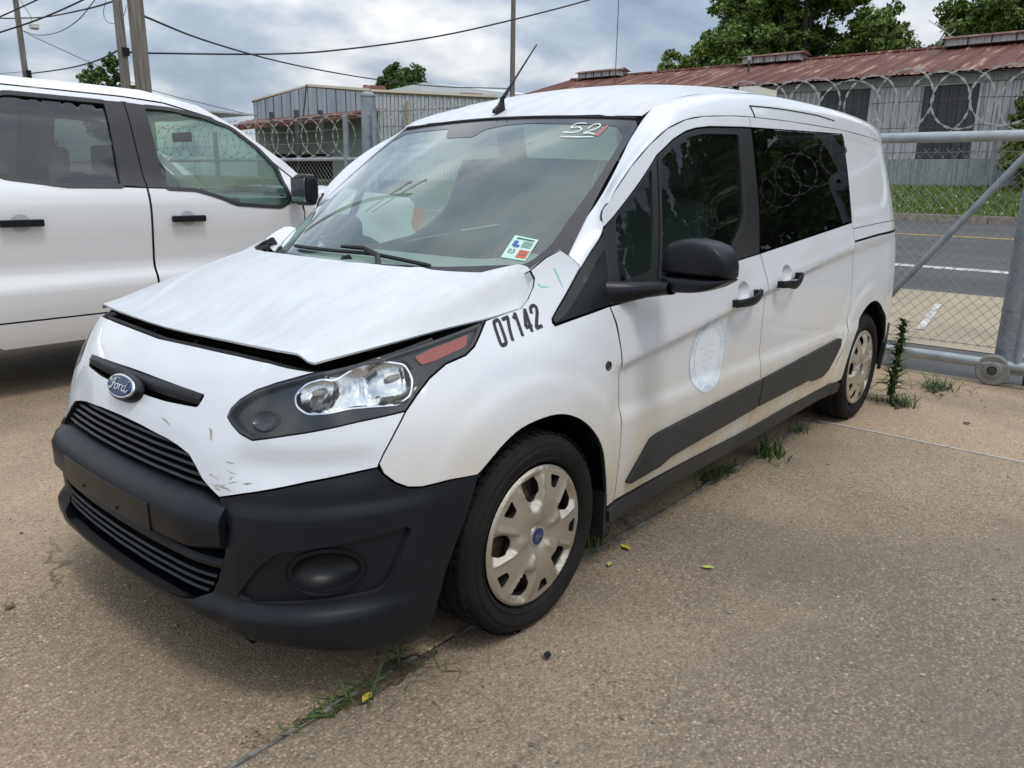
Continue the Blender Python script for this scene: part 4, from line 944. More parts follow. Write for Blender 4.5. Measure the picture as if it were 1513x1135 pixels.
for s in (1,-1):
    mb=MB(); P0,P1=headerP(np.array([.12*s]))[0],headerP(np.array([.80*s]))[0]; mb.add([P0+[-.03,0,-.02],P1+[-.03,0,-.02],P1+[-.06,0,-.15],P0+[-.06,0,-.15]]+[P0+[-.045,0,-.02],P1+[-.045,0,-.02],P1+[-.075,0,-.15],P0+[-.075,0,-.15]],[(0,1,2,3),(7,6,5,4),(0,3,7,4),(1,5,6,2),(3,2,6,7),(0,4,5,1)]).build('sun_visor',mat('visor',(.55,.58,.50),.8) if s==1 else bpy.data.materials['visor'],van)
P=headerP(np.array([.0]))[0]; MB().box(P+np.array([-.06,0,-.07]),(.012,.11,.03)).build('rear_view_mirror',M['plastic_smooth'],van)
MB().box((-1.85,.30,1.05),(.012,.42,.62)).box((-1.85,-.62,.85),(.012,.12,.45)).build('cargo_partition',mat('partition_grey',(.06,.062,.066),.7),van)
# ================================================================== the white pickup beside it (nose towards -X, visible side at y=-2.99)
TX,TY=-2.39,-2.99
truck=empty('pickup_truck',(TX,TY-1.0,0),0,'clean white four-door pickup truck with black window trim, parked behind the van','pickup truck')
_LZ=[.30,.42,.50,.62,.70,.76,.90,1.05,1.18,1.25,1.29,1.32,1.50,1.80,1.88,1.93,1.96]; _LL=[.10,.05,.03,.004,.002,.030,.026,.008,.004,.018,.034,.055,.122,.235,.285,.36,.52]
def truckP(Q,side=1):
    """(forward from the front axle, height) -> point on the side, relative to the truck empty"""
    x=Q[:,0]; z=Q[:,1]; l=_cr(_LZ,_LL,z)
    l=l+.16*sstep(.45,.98,x)**2+.10*sstep(-4.6,-5.0,x)
    for c in (0,-3.69): 
        r=np.hypot(x-c,z-.44); l=l-.020*sstep(.62,.50,r)*(z<1.0)
    return np.stack([-x,1.0-l,z],-1)
trefs=lambda P:P*[1,0,1]
def tsk(name,o,m,step=.06,parent=None,**k):
    r=[]
    for s in (1,-1): r.append(skin(name,o,truckP,m,(parent[0 if s==1 else 1] if isinstance(parent,list) else parent) or truck,step,side=s,ref=trefs,**k))
    return r
M['truck_paint']=mat('pickup_paint',(.78,.785,.80),.16,coat=1,coat_r=.03)
M['truck_trim']=mat('pickup_pillar_trim',(.030,.029,.031),.42)
M['truck_glass']=glass('pickup_glass',(.55,.72,.66),1.5,0,.0)
M['truck_glass_rear']=glass('pickup_privacy_glass',(.16,.17,.18),1.8,0,.0)
arc=lambda cx,r,a0,a1,n=18:[(cx+r*math.cos(a),.44+r*math.sin(a)) for a in np.linspace(a0,a1,n)]
FD=[(-1.655,.50),(-.62,.50),(-.52,.62),(-.47,.80),(-.47,1.10),(-.50,1.185),(-.68,1.15),(-1.04,1.176),(-1.13,1.219),(-1.32,1.274),(-1.655,1.284)]
RD=[(-1.665,.50),(-1.665,1.284),(-2.14,1.300),(-2.39,1.320),(-2.49,1.340),(-2.58,1.39),(-2.66,1.39),(-2.66,.95),(-2.655,.80),(-2.64,.50)]
fd=tsk('front_door',FD,M['truck_paint'],.035,gap=.003); rd=tsk('rear_door',RD,M['truck_paint'],.035,gap=.003)
FW=rounded([(-1.525,1.292),(-1.535,1.796),(-1.35,1.790),(-1.13,1.755),(-.94,1.690),(-.76,1.555),(-.64,1.42),(-.60,1.20),(-.68,1.158),(-1.04,1.184),(-1.14,1.228),(-1.32,1.282)],[.02,.02,0,.03,.03,.03,.03,.03,.03,.03,.03,.03],3)
RW=rounded([(-1.82,1.305),(-1.785,1.805),(-2.37,1.815),(-2.50,1.74),(-2.56,1.42),(-2.48,1.352),(-2.14,1.308)],[.015,.015,.05,.06,.05,.03,0],3)
# upper frames: white cant rail with black centre pillar
UP=[(-2.72,1.39),(-2.60,1.39),(-2.58,1.345),(-2.49,1.343),(-1.30,1.279),(-1.13,1.222),(-1.04,1.180),(-.68,1.154),(-.50,1.188),(-.42,1.235),(-.48,1.325),(-.81,1.585),(-1.07,1.762),(-1.39,1.84),(-1.66,1.860),(-2.35,1.873),(-2.70,1.86)]
tsk('cab_frame',UP,M['truck_paint'],.025,holes=[inset(resample(FW,.03),-.022),inset(resample(RW,.03),-.022)],gap=.002,rim=.015)
tsk('pillar_seal',[(-1.640,1.284),(-1.640,1.83),(-1.682,1.83),(-1.682,1.284)],M['dark'],.06,off=.002,gap=0,rim=0,parent=fd)
tsk('pillar_trim',[(-1.530,1.282),(-1.530,1.818),(-1.658,1.826),(-1.658,1.284)],M['truck_trim'],.06,off=.006,gap=.001,parent=fd)
tsk('pillar_trim',[(-1.664,1.286),(-1.664,1.826),(-1.790,1.826),(-1.815,1.296)],M['truck_trim'],.06,off=.006,gap=.001,parent=rd)
tsk('window_trim',inset(resample(FW,.02),-.026),M['truck_trim'],.012,holes=[inset(resample(FW,.03),.0)],off=.004,gap=0,rim=.014,parent=fd)
tsk('window_trim',inset(resample(RW,.02),-.026),M['truck_trim'],.012,holes=[inset(resample(RW,.03),.0)],off=.004,gap=0,rim=.014,parent=rd)
tsk('window_glass',FW,M['truck_glass'],.1,off=-.012,gap=-.004,rim=0,parent=fd); tsk('window_glass',RW,M['truck_glass_rear'],.1,off=-.012,gap=-.004,rim=0,parent=rd)
# sill, fender, bed
tsk('rocker',[(-.58,.493),(-2.66,.493),(-2.70,.40),(-2.60,.33),(-.62,.33),(-.52,.42)],M['truck_paint'],.06,gap=.002,rim=.05)
tsk('front_fender',[(-.515,.50),(-.515,.62),(-.465,.80),(-.465,1.10),(-.485,1.20),(-.41,1.235),(-.2,1.262),(.3,1.245),(.62,1.205),(.70,1.16),(.74,1.0),(.80,.80),(.80,.60),(.50,.60)]+arc(0,.475,.36,math.pi-.05,20),M['truck_paint'],.035,gap=.002,rim=.03)
tsk('bed_side',[(-2.67,.50),(-2.67,1.38),(-4.95,1.38),(-4.98,.62),(-4.60,.55),(-4.22,.52)]+arc(-3.69,.475,.15,math.pi-.15,18)[::1][::-1][::-1]+[(-3.2,.50)] if False else [(-2.69,.46),(-2.69,1.38),(-4.95,1.38),(-4.98,.62),(-4.25,.55)]+[(-3.69-.475*math.cos(a),.44+.475*math.sin(a)) for a in np.linspace(.2,math.pi-.15,18)],M['truck_paint'],.06,gap=.002,rim=.03)
MB().box((2.72+1.13,0,1.37),(1.13,.93,.012)).build('bed_cover',M['truck_trim'],truck)
MB().box((4.93,0,1.0),(.03,.92,.38)).build('tailgate',M['truck_paint'],truck)
# handles
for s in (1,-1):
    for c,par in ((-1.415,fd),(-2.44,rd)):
        P=truckP(np.array([(c,1.082)]))[0]*[1,s,1]; mb=MB(); mb.box(P+np.array([0,s*.026,0]),(.118,.012,.021)); mb.box(P+np.array([.09,s*.01,0]),(.022,.018,.016)); mb.box(P+np.array([-.09,s*.01,0]),(.022,.018,.016))
        h=mb.build('door_handle',M['plastic_smooth'],par[0 if s==1 else 1],False)
        b=h.modifiers.new('b','BEVEL'); b.width=.006; b.segments=2
        skin('handle_cup',[(c+.055*math.cos(t),1.082+.052*math.sin(t)) for t in np.linspace(0,2*math.pi,24,endpoint=False)],truckP,mat('handle_cup_paint',(.50,.51,.53),.3) if 'handle_cup_paint' not in bpy.data.materials else bpy.data.materials['handle_cup_paint'],par[0 if s==1 else 1],.03,side=s,ref=trefs,off=.0015,rim=0,gap=0)  # flat disc; shade of the handle recess painted as a darker grey
    # mirror
    mb=MB(); rows=[]
    for y,k in ((1.03,.55),(1.045,.85),(1.09,1.0),(1.20,1.0),(1.24,.92),(1.25,.7)):
        rows.append([np.array([.56+.055*k*math.copysign(abs(math.cos(t))**.6,math.cos(t)),y*s,1.275+.115*k*math.copysign(abs(math.sin(t))**.5,math.sin(t))]) for t in np.linspace(0,2*math.pi,20,endpoint=False)])
    mb.grid(np.array(rows),0,True); mb.f+= [tuple(range(20)),tuple(100+i for i in range(20))]; mb.m+=[0,0]
    mi=mb.build('wing_mirror',M['plastic_smooth'],fd[0 if s==1 else 1],True,40)
    MB().box((.55,s*.99,1.20),(.035,.06,.022)).build('mirror_arm',M['plastic_smooth'],mi)
    MB().box((.617,s*1.14,1.275),(.004,.085,.085)).build('mirror_glass',M['chrome'],mi)
    # orange marker / headlamp corner
    skin('headlamp',[(.66,.98),(.70,1.14),(.92,1.10),(.92,.90),(.72,.92)],truckP,mat('amber_lamp',(.75,.20,.05),.2) if 'amber_lamp' not in bpy.data.materials else bpy.data.materials['amber_lamp'],truck,.05,side=s,ref=trefs,off=.004,rim=.02,gap=0)
# roof, bonnet, screens, front
def bowed(name,rows,m,sharp=40):
    """rows of (x, half width, z edge, crown) from front to back"""
    G=[]
    for x,w_,z_,cr in rows: G.append([(-x,w_*t,z_+cr*(1-abs(t)**2.6)) for t in np.linspace(-1,1,21)])
    return MB().grid(np.array(G)).build(name,m,truck,True,sharp)
bowed('roof',[(-1.0,.745,1.725,.05),(-1.12,.728,1.79,.05),(-1.30,.715,1.84,.05),(-1.55,.705,1.872,.05),(-2.0,.700,1.890,.055),(-2.5,.700,1.885,.05),(-2.72,.705,1.86,.04)],M['truck_paint'])
tsk('roof_rail',[(-.41,1.238),(-.47,1.33),(-.80,1.592),(-1.06,1.770),(-1.39,1.848),(-1.66,1.867),(-2.35,1.880),(-2.72,1.868),(-2.72,1.925),(-2.35,1.936),(-1.93,1.936),(-1.51,1.921),(-1.14,1.845),(-.88,1.706),(-.55,1.475),(-.33,1.28)],M['truck_paint'],.04,gap=.001,rim=0)
ws=[(-.22,.80,1.20,.03),(-.50,.79,1.44,.03),(-.80,.77,1.62,.03),(-1.02,.75,1.735,.045)]
bowed('windscreen',ws,M['truck_glass']); bowed('rear_window',[(-2.70,.70,1.85,.02),(-2.74,.80,1.40,.0)],M['truck_glass_rear'])
bowed('bonnet',[(-.25,.86,1.215,.07),(.1,.90,1.225,.085),(.5,.88,1.20,.085),(.78,.83,1.165,.07),(.86,.81,1.12,.06)],M['truck_paint'])
MB().box((-.87,0,.93),(.05,.76,.17)).build('grille',M['plastic_smooth'],truck); 
mb=MB(); G=[[(-(.92-.12*abs(t)**3),.98*t,z_) for t in np.linspace(-1,1,17)] for z_ in (.75,.72,.55,.45)]; mb.grid(np.array(G)).build('front_bumper',M['truck_paint'],truck)
MB().box((2.73,0,.95),(.02,.92,.44)).build('cab_back',M['truck_paint'],truck)
# cabin: seats with the papers seen through the glass, dashboard, steering wheel
for x in (1.45,2.35):
    for y in (.42,-.42): 
        mb=MB(); mb.box((x+.12,y,1.02),(.09,.26,.36),M=Matrix.Rotation(R(12),3,'Y')); mb.box((x-.20,y,.70),(.26,.26,.10)); o=mb.build('seat',M['seat'],truck); b=o.modifiers.new('b','BEVEL'); b.width=.05; b.segments=3
        o=MB().box((x+.23,y,1.47),(.05,.13,.09)).build('headrest',M['seat'],o); b=o.modifiers.new('b','BEVEL'); b.width=.03; b.segments=2
MB().box((.62,0,1.08),(.30,.84,.13)).build('dashboard',M['dash'],truck)
MB().box((2.05,.62,1.47),(.004,.07,.05)).build('paper_on_glass',M['chalk'],truck)
MB().box((.88,-.02,1.66),(.02,.12,.035)).build('rear_view_mirror',M['plastic_smooth'],truck)
MB().box((1.6,0,.42),(2.3,.85,.05)).box((1.1,0,.8),(1.9,.94,.02)).build('underbody',M['dark'],truck)
MB().box((1.6,0,1.82),(.95,.66,.006)).build('headliner',M['liner'],truck)
for cx in (0,3.69):
    for s in (1,-1):
        w=MB(); w.lathe([(.255,s*.09),(.265,s*.02),(.25,-s*.1)],32,'y').lathe([(.25,s*.05),(.12,s*.07),(.08,s*.085),(.0001,s*.085)],32,'y'); wo_=w.build('wheel',M['cover'],truck); wo_.location=(cx,s*.865,.395)
        MB().lathe([(.26,s*.10),(.30,s*.135),(.36,s*.135),(.392,s*.11),(.395,0),(.392,-s*.11),(.36,-s*.135),(.26,-s*.10)],48,'y').build('tyre',M['tyre'],wo_)
        MB().grid(np.array([[(cx+.50*math.cos(a),s*y_,.44+.50*math.sin(a)) for y_ in (.955,.55)] for a in np.linspace(-.2,math.pi+.2,20)])).grid(np.array([[(cx+.5*k*math.cos(a),s*.55,.44+.5*k*math.sin(a)) for k in (1,.02)] for a in np.linspace(-.2,math.pi+.2,20)])).build('wheel_arch_liner',M['dark'],truck)
# ================================================================== ground, lot, road
PROF=[(400,0.),(-9.9,0.),(-10.6,.06),(-11.2,.20),(-12.8,.36),(-14.6,.475),(-16.4,.545),(-18.3,.575),(-18.55,.60),(-20.5,.95),(-22.6,1.27),(-26,1.36),(-40,1.40),(-900,1.40)]
def terr(x):
    a=np.array(PROF)[::-1]; return np.interp(x,a[:,0],a[:,1])
def strip(name,x0,x1,y0,y1,dz,m,nx=None,kind='structure',rise=0,parent=None):
    xs=sorted(set([x0,x1]+[p[0] for p in PROF if min(x0,x1)<p[0]<max(x0,x1)])); 
    G=[[(x,y,float(terr(x))+dz+rise) for y in np.linspace(y0,y1,3)] for x in xs]
    mb=MB(); mb.grid(np.array(G)[:,::-1]); o=mb.build(name,m,parent,False)
    if kind and not parent: o['kind']=kind
    return o
def _ground(t,p):
    k=NB(t); k.link(k.ramp(k.noise(.6,6,.6),[(.3,(.05,.075,.02)),(.55,(.075,.10,.03)),(.75,(.11,.12,.05))]),p.inputs['Base Color']); k.link(k.bump(k.noise(30,4),.6,.05),p.inputs['Normal'])
def _concrete(warm,agg,tint=None):
    def b(t,p):
        k=NB(t); P=k.pos()
        v=k.vor(96,P); v2=k.vor(190,P); v3=k.vor(44,P)
        big=k.noise(.55,5,.55,dist=.6); mid=k.noise(3.2,5,.6)
        base=k.mix(k.rng(big,.40,.60),(.20,.164,.124),(.385,.310,.222))
        base=k.mix(k.rng(mid,.3,.75,0,.55),base,(.31,.254,.188))
        st=k.noise(.9,4,.5,k.scale(P,1,.6,1)); base=k.mix(k.rng(st,.52,.68,0,.7),base,(.15,.13,.108))
        if agg:
            # old stained patch on the open side of the van
            off=k.n('ShaderNodeVectorMath',{0:P,1:(-.35,2.35,0)},operation='SUBTRACT').outputs[0]; dd=k.n('ShaderNodeVectorMath',{0:k.scale(off,.50,.72,0)},operation='LENGTH').outputs['Value']
            msk=k.rng(k.math('MULTIPLY_ADD',k.noise(1.7,6,.62,dist=.5),1.25,dd),1.75,1.05); base=k.mix(k.math('MULTIPLY',msk,.72),base,(.155,.138,.120))
            drip=k.vor(1.6,P); dm=k.math('MULTIPLY',k.rng(k.n('ShaderNodeSeparateColor',{0:drip.outputs['Color']}).outputs[1],.72,.80),k.rng(k.math('MULTIPLY_ADD',k.noise(14,4),.16,drip.outputs['Distance']),.20,.12)); base=k.mix(k.math('MULTIPLY',dm,.6),base,(.06,.052,.045))
            rnd=k.n('ShaderNodeSeparateColor',{0:v.outputs['Color']})
            peb=k.ramp(rnd.outputs[0],[(.0,(.11,.088,.066)),(.25,(.21,.165,.118)),(.5,(.34,.275,.20)),(.72,(.39,.325,.245)),(.9,(.50,.415,.31)),(1.,(.32,.18,.11))])
            edge=k.rng(v.outputs['Distance'],.35,.62,1,0)
            show=k.math('MULTIPLY',edge,k.rng(k.noise(1.1,4,.55),.30,.62,.22,.78)); base=k.mix(show,base,peb)
            r3=k.n('ShaderNodeSeparateColor',{0:v3.outputs['Color']}); w=k.math('MULTIPLY',k.rng(r3.outputs[0],.90,.93),k.rng(v3.outputs['Distance'],.16,.24,1,0)); base=k.mix(k.math('MULTIPLY',w,k.rng(k.noise(1.6,3),.4,.6,.2,1)),base,(.60,.55,.45))
            r2=k.n('ShaderNodeSeparateColor',{0:v2.outputs['Color']}); g=k.rng(r2.outputs[0],.62,.66); base=k.mix(k.math('MULTIPLY',g,.34),base,(.07,.06,.05))
            h=k.math('MULTIPLY_ADD',k.rng(v.outputs['Distance'],.1,.65,1,0),.7,k.math('MULTIPLY',k.rng(v2.outputs['Distance'],.1,.6,1,0),.4))
            k.link(k.bump(h,.55,.004),p.inputs['Normal'])
        else: k.link(k.bump(k.noise(90,5,.7),.35,.004),p.inputs['Normal'])
        if agg:
            cr=k.n('ShaderNodeTexVoronoi',{'Scale':.42,'Vector':k.n('ShaderNodeVectorMath',{0:P,1:k.n('ShaderNodeVectorMath',{0:k.n('ShaderNodeTexNoise',{'Scale':2.2,'Detail':5.,'Vector':P}).outputs['Color'],1:(.5,.5,.5)},operation='MULTIPLY').outputs[0]},operation='ADD').outputs[0]},feature='DISTANCE_TO_EDGE'); base=k.mix(k.math('MULTIPLY',k.rng(cr.outputs[0],.0035,.0012),k.rng(k.noise(.8,3),.50,.62,0,.8)),base,(.05,.042,.035))
        if tint: base=k.mix(1.0,base,tint,'MULTIPLY')
        if warm: base=k.mix(.45,base,(.44,.375,.275))
        k.link(base,p.inputs['Base Color'])
    return b
M['ground']=mat('far_ground',(.07,.1,.03),.95,build=_ground)
M['agg']=mat('exposed_aggregate',(.15,.13,.1),.85,spec=.3,build=_concrete(0,1))
M['agg_l']=mat('exposed_aggregate_pale',(.2,.16,.12),.85,spec=.3,build=_concrete(0,1,(1.16,1.09,1.0))); M['agg_r']=mat('exposed_aggregate_grey',(.15,.13,.11),.85,spec=.3,build=_concrete(0,1,(.96,.93,.90)))
M['apron']=mat('pale_concrete',(.3,.26,.2),.9,spec=.3,build=_concrete(1,0))
M['dirt']=mat('joint_dirt',(.05,.042,.03),.95)
def _asph(t,p):
    k=NB(t); k.link(k.mix(k.rng(k.noise(1.2,6,.6,k.scale(k.pos(),1,.15,1)),.3,.75),(.075,.074,.074),(.125,.122,.118)),p.inputs['Base Color']); k.link(k.bump(k.noise(200,3),.4,.004),p.inputs['Normal'])
M['asphalt']=mat('asphalt',(.09,.09,.09),.9,spec=.3,build=_asph)
def _line(c):
    def b(t,p): k=NB(t); k.link(k.mix(k.rng(k.noise(9,6,.7),.42,.62,0,.7),c,(.13,.125,.12)),p.inputs['Base Color'])
    return b
M['line_w']=mat('white_road_paint',(.6,.6,.58),.8,build=_line((.62,.61,.58))); M['line_y']=mat('yellow_road_paint',(.5,.3,.05),.8,build=_line((.50,.31,.10)))
M['kerb']=mat('kerb_concrete',(.33,.28,.22),.9,build=_line((.36,.30,.235)))
mb=MB(); xs=[p[0] for p in PROF]; xs=xs[:1]+[60,25,14,10,7,5,3,1,-1,-3,-5,-7]+xs[1:]; mb.grid(np.array([[(x,y,float(terr(x))-.03) for y in (-900,-200,-60,-20,0,20,60,200,900)] for x in xs])[:,::-1])
g=mb.build('ground',M['ground'],None,True,0); g['kind']='structure'
# slabs of the lot, with recessed joints at y=.72 and x=-2.85
lot=strip('lot_base',40,-4.72,-60,40,-.012,M['dirt'])
lot.name='concrete_lot'
XJ=[40,22,12.5,3.4,-2.85,-4.70]; YJ=[-60,-30,-16,-8.3,-3.8,.72,5.3,10,16,26,40]
for i in range(len(XJ)-1):
    for j in range(len(YJ)-1):
        gx=.010; x0,x1=XJ[i+1]+gx,XJ[i]-gx; y0,y1=YJ[j]+gx,YJ[j+1]-gx
        nx=max(2,min(40,int((x1-x0)/.25))) if (abs(x0)<5 and -4<y0<6) else 2
        mb=MB(); z=.004; V=[(x0,y0,z),(x1,y0,z),(x1,y1,z),(x0,y1,z)]; b=.006
        V2=[(x0-b,y0-b,z-.008),(x1+b,y0-b,z-.008),(x1+b,y1+b,z-.008),(x0-b,y1+b,z-.008)]
        mb.add(V+V2,[(0,1,2,3),(4,5,1,0),(5,6,2,1),(6,7,3,2),(7,4,0,3)]); mb.build('slab',M['agg_l'] if y1<.8 or x1<-2.8 else M['agg_r'],lot,False)
def _strip(t,p):
    k=NB(t); k.link(k.mix(k.rng(k.noise(14,5,.7),.4,.62),(.24,.225,.20),(.09,.08,.065)),p.inputs['Base Color'])
M['jstrip']=mat('joint_strip_grey',(.2,.2,.18),.8,build=_strip)
def _stripw(t,p):
    k=NB(t); k.link(k.mix(k.rng(k.noise(20,5,.7),.5,.7,0,.6),(.52,.50,.46),(.16,.14,.12)),p.inputs['Base Color'])
M['jstrip_w']=mat('joint_strip_pale',(.5,.5,.46),.8,build=_stripw)
rj=random.Random(3); x=2.2
while x>-2.8:
    L=rj.uniform(.25,.7); gap=rj.choice([0,0,.05,.16]); 
    if not(.28<x<.62): MB().box((x-L/2,.722+rj.uniform(-.003,.003),.004),(L/2,.0075,.0045),rj.uniform(-.006,.006)).build('joint_strip',M['jstrip'],lot,False)
    x-=L+gap
MB().box((-2.85,3.2,.005),(.006,2.45,.0045)).build('joint_strip',M['jstrip_w'],lot,False)
MB().box((-2.85,-1.6,.004),(.006,2.2,.0045)).build('joint_strip',M['jstrip'],lot,False)
# beyond the gate
strip('gate_track',-4.72,-5.85,-60,40,-.006,M['asphalt'])
ap=strip('driveway_apron',-5.85,-9.9,-9,30,.0,M['apron'])
strip('verge',-5.85,-9.9,-60,-9.02,.0,M['ground'])
rd_=strip('road',-9.9,-18.3,-400,400,.0,M['asphalt'])
strip('edge_line',-11.14,-11.27,-400,400,.006,M['line_w'],parent=rd_); strip('centre_line',-14.52,-14.66,-400,400,.006,M['line_y'],parent=rd_)
mb=MB(); mb.box((-7.6,.24,.008),(1.0,.035,.003),R(8)); ln=mb.build('painted_line',M['line_w'],ap,False)
# kerb in lengths
for k in range(-40,30):
    if k in (-3,): pass
    MB().box((-18.42,k*2.4,.64),(.11,1.19,.10)).build('kerb_stone' ,M['kerb'],rd_,False)
grs=strip('grass_bank_soil',-18.5,-60,-400,400,.0,M['ground']); grs.name='grass_bank'
# grass blades on the bank
rng=np.random.default_rng(5); N=26000
gx=rng.uniform(-22.9,-18.60,N); gy=rng.uniform(-13,6,N); 
def blades(name,x,y,z,h,w_,m,lean=.35,label=None,cat=None,kind='stuff',parent=None):
    n=len(x); a=rng.uniform(0,2*np.pi,n); d=np.stack([np.cos(a),np.sin(a)],-1); l=rng.uniform(0,lean,n)*h; la=rng.uniform(0,2*np.pi,n)
    V=np.empty((n,3,3)); V[:,0]=np.stack([x-d[:,0]*w_,y-d[:,1]*w_,z],-1); V[:,1]=np.stack([x+d[:,0]*w_,y+d[:,1]*w_,z],-1); V[:,2]=np.stack([x+np.cos(la)*l,y+np.sin(la)*l,z+h],-1)
    F=np.arange(3*n).reshape(n,3); me=bpy.data.meshes.new(name); me.vertices.add(3*n); me.vertices.foreach_set('co',V.ravel()); me.loops.add(3*n); me.loops.foreach_set('vertex_index',F.ravel()); me.polygons.add(n); me.polygons.foreach_set('loop_start',np.arange(0,3*n,3)); me.update(); me.validate()
    me.materials.append(m); o=bpy.data.objects.new(name,me); COL.objects.link(o)
    if parent: o.parent=parent
    if label: tag(o,label,cat,None,kind)
    return o
def _leafm(c1,c2,tr=.25):
    def b(t,p):
        k=NB(t); oi=k.n('ShaderNodeNewGeometry'); k.link(k.mix(oi.outputs['Random Per Island'],c1,c2),p.inputs['Base Color'])
        if tr: p.inputs['Transmission Weight'].default_value=0
    return b
M['grass']=mat('grass_blades',(.1,.2,.04),.8,spec=.2,build=_leafm((.085,.150,.028),(.24,.29,.085)))
M['clover']=mat('pale_flowers',(.5,.55,.4),.8)
blades('grass',gx,gy,terr(gx),rng.uniform(.06,.17,N),.045,M['grass'],.5,'bright green mown grass on the bank across the road','grass')
n=260; fx=rng.uniform(-21.5,-18.7,n); fy=rng.uniform(-6,1,n); blades('clover_flowers',fx,fy,terr(fx)+.10,rng.uniform(.02,.05,n),.03,M['clover'],.3,'white clover flowers dotted over the grass bank','flowers')
# ================================================================== rolling gate and fence
def _galv(c1,c2):
    def b(t,p):
        k=NB(t); k.link(k.mix(k.rng(k.noise(9,6,.65),.3,.72),c1,c2),p.inputs['Base Color'])
    return b
M['galv']=mat('galvanised_steel',(.4,.42,.43),.45,metal=.55,build=_galv((.30,.33,.35),(.46,.48,.48)))
M['galv_dull']=mat('weathered_galvanised',(.3,.32,.34),.55,metal=.4,build=_galv((.20,.235,.265),(.34,.37,.39)))
M['wire']=mat('mesh_wire',(.26,.26,.25),.5,metal=.5); M['barb']=mat('rusty_barbed_wire',(.06,.045,.035),.8); M['razor']=mat('razor_wire_steel',(.40,.40,.38),.45,metal=.6)
M['gwheel']=mat('worn_rubber_wheel',(.22,.22,.20),.8)
GX=-4.60
def link_mesh(y0,y1,z0,z1,x,parent,pitch=.0745,r=.0019):
    V=[];F=[]; H=z1-z0; L=y1-y0
    def seg(p,q,dx):
        p=np.array(p);q=np.array(q); t=q-p; l=np.linalg.norm(t)
        if l<.01: return
        t/=l; nrm=np.array([0,-t[2],t[1]]); b=len(V)
        for c in (p,q):
            for a in (0,2.094,4.189): V.append(tuple(c+np.array([1,0,0])*(dx+r*math.cos(a))+nrm*r*math.sin(a)))
        for k in range(3): F.append((b+k,b+(k+1)%3,b+3+(k+1)%3,b+3+k))
    n=int((L+H)/pitch)+1
    for k in range(n):
        o=k*pitch
        a0=max(0,o-H); a1=min(o,L)
        if a1>a0: seg((x,y0+a0,z0+(o-a0)),(x,y0+a1,z0+(o-a1)),.002); seg((x,y0+a0,z1-(o-a0)),(x,y0+a1,z1-(o-a1)),-.002)
    o=mesh_obj('chain_link_mesh',V,F,M['wire'],parent,False); o['kind']='stuff'; return o
def strand(y0,y1,x,z,parent,m='barb',r=.0022,sag=.012,barbs=True,name='barbed_strand'):
    mb=MB(); n=max(8,int((y1-y0)/.25)); pts=[(x+.004*math.sin(i*1.7),y0+(y1-y0)*i/n,z-sag*(1-((2*((i*4/n)%1)-1)**2))+.004*math.sin(i*2.3)) for i in range(n+1)]
    mb.tube(pts,r,4); 
    if barbs:
        y=y0+.06
        while y<y1:
            zz=float(np.interp(y,[p[1] for p in pts],[p[2] for p in pts])); mb.tube([(x,y,zz-.012),(x,y+.006,zz+.014)],.0018,3); mb.tube([(x-.012,y+.004,zz),(x+.012,y+.009,zz+.004)],.0018,3); y+=.127
    return mb.build(name,M[m],parent,False)
_loop={}
def razor_loop(y,z,x,rad,parent,tilt=0,bright=0):
    key=(round(rad,3),bright)
    if key not in _loop:
        mb=MB(); n=40; rr=random.Random(int(rad*1000)); pts=[(0,rad*math.cos(a),rad*math.sin(a)) for a in np.linspace(0,2*math.pi,n+1)]
        mb.tube(pts,.0026,5,caps=False)
        for k in range(16):
            a=2*math.pi*k/16; c=np.array((0,rad*math.cos(a),rad*math.sin(a))); mb.box(c,(.0014,.020,.0075),M=Matrix.Rotation(a+math.pi/2,3,'X')); 
        _loop[key]=mb.build('razor_loop',M['razor'],parent,False); o=_loop[key]
    else: o=_loop[key].copy(); COL.objects.link(o); o.parent=parent
    o.location=(x,y,z) if parent is None else (x-parent.location.x,y-parent.location.y,z-parent.location.z); o.rotation_euler=(0,0,tilt); return o
gate=empty('rolling_gate',(0,0,0),0,'galvanised chain-link rolling gate with razor wire loops along its top, behind the van','gate')
G0,G1=-5.35,1.47
MB().tube([(GX,G0,.155),(GX,G1+.6,.155)],.037,14).build('bottom_rail',M['galv'],gate)
MB().tube([(GX,G0,1.70),(GX,G1-.14,1.70)],.037,14).build('top_rail',M['galv'],gate)
for y in (G0,-2.0,G1): MB().tube([(GX,y,.155),(GX,y,1.70 if y>1 else 2.14)],.030,12).build('upright',M['galv_dull'],gate)
for a,b in (((1.44,1.70),(-.15,-.07)),):
    pass
MB().tube([(GX+.012,1.345,1.62),(GX+.012,.30,.16)],.024,12).build('diagonal_brace',M['galv_dull'],gate)
for t in (.33,.62): 
    p=np.array((GX+.012,1.345+( .30-1.345)*t,1.62+(.16-1.62)*t)); MB().tube([p+np.array([0,.004,.006]),p-np.array([0,.004,.006])],.027,10).build('brace_clip',M['galv_dull'],gate)
link_mesh(G0+.02,G1-.02,.245,1.625,GX-.05,gate); link_mesh(G0,G1+.0,.16,.245,GX-.05,gate,.5) if False else None
for z in (1.60,.262): MB().tube([(GX-.05,G0,z),(GX-.05,G1,z)],.0028,5).build('tension_wire',M['wire'],gate)
for z in (1.775,1.955,2.125): strand(G0,3.0,GX-.02,z,gate)
y=G0+.1
k=0
while y<3.0:
    razor_loop(y+.03*math.sin(k*3.7),1.945+.022*math.sin(k*2.1),GX-.03+.02*math.sin(k*1.9),.196+.006*(k%3),gate,.16*math.sin(k*1.3)).scale=(1,1+.06*math.sin(k*2.7),1+.05*math.cos(k*1.1)); y+=.205; k+=1
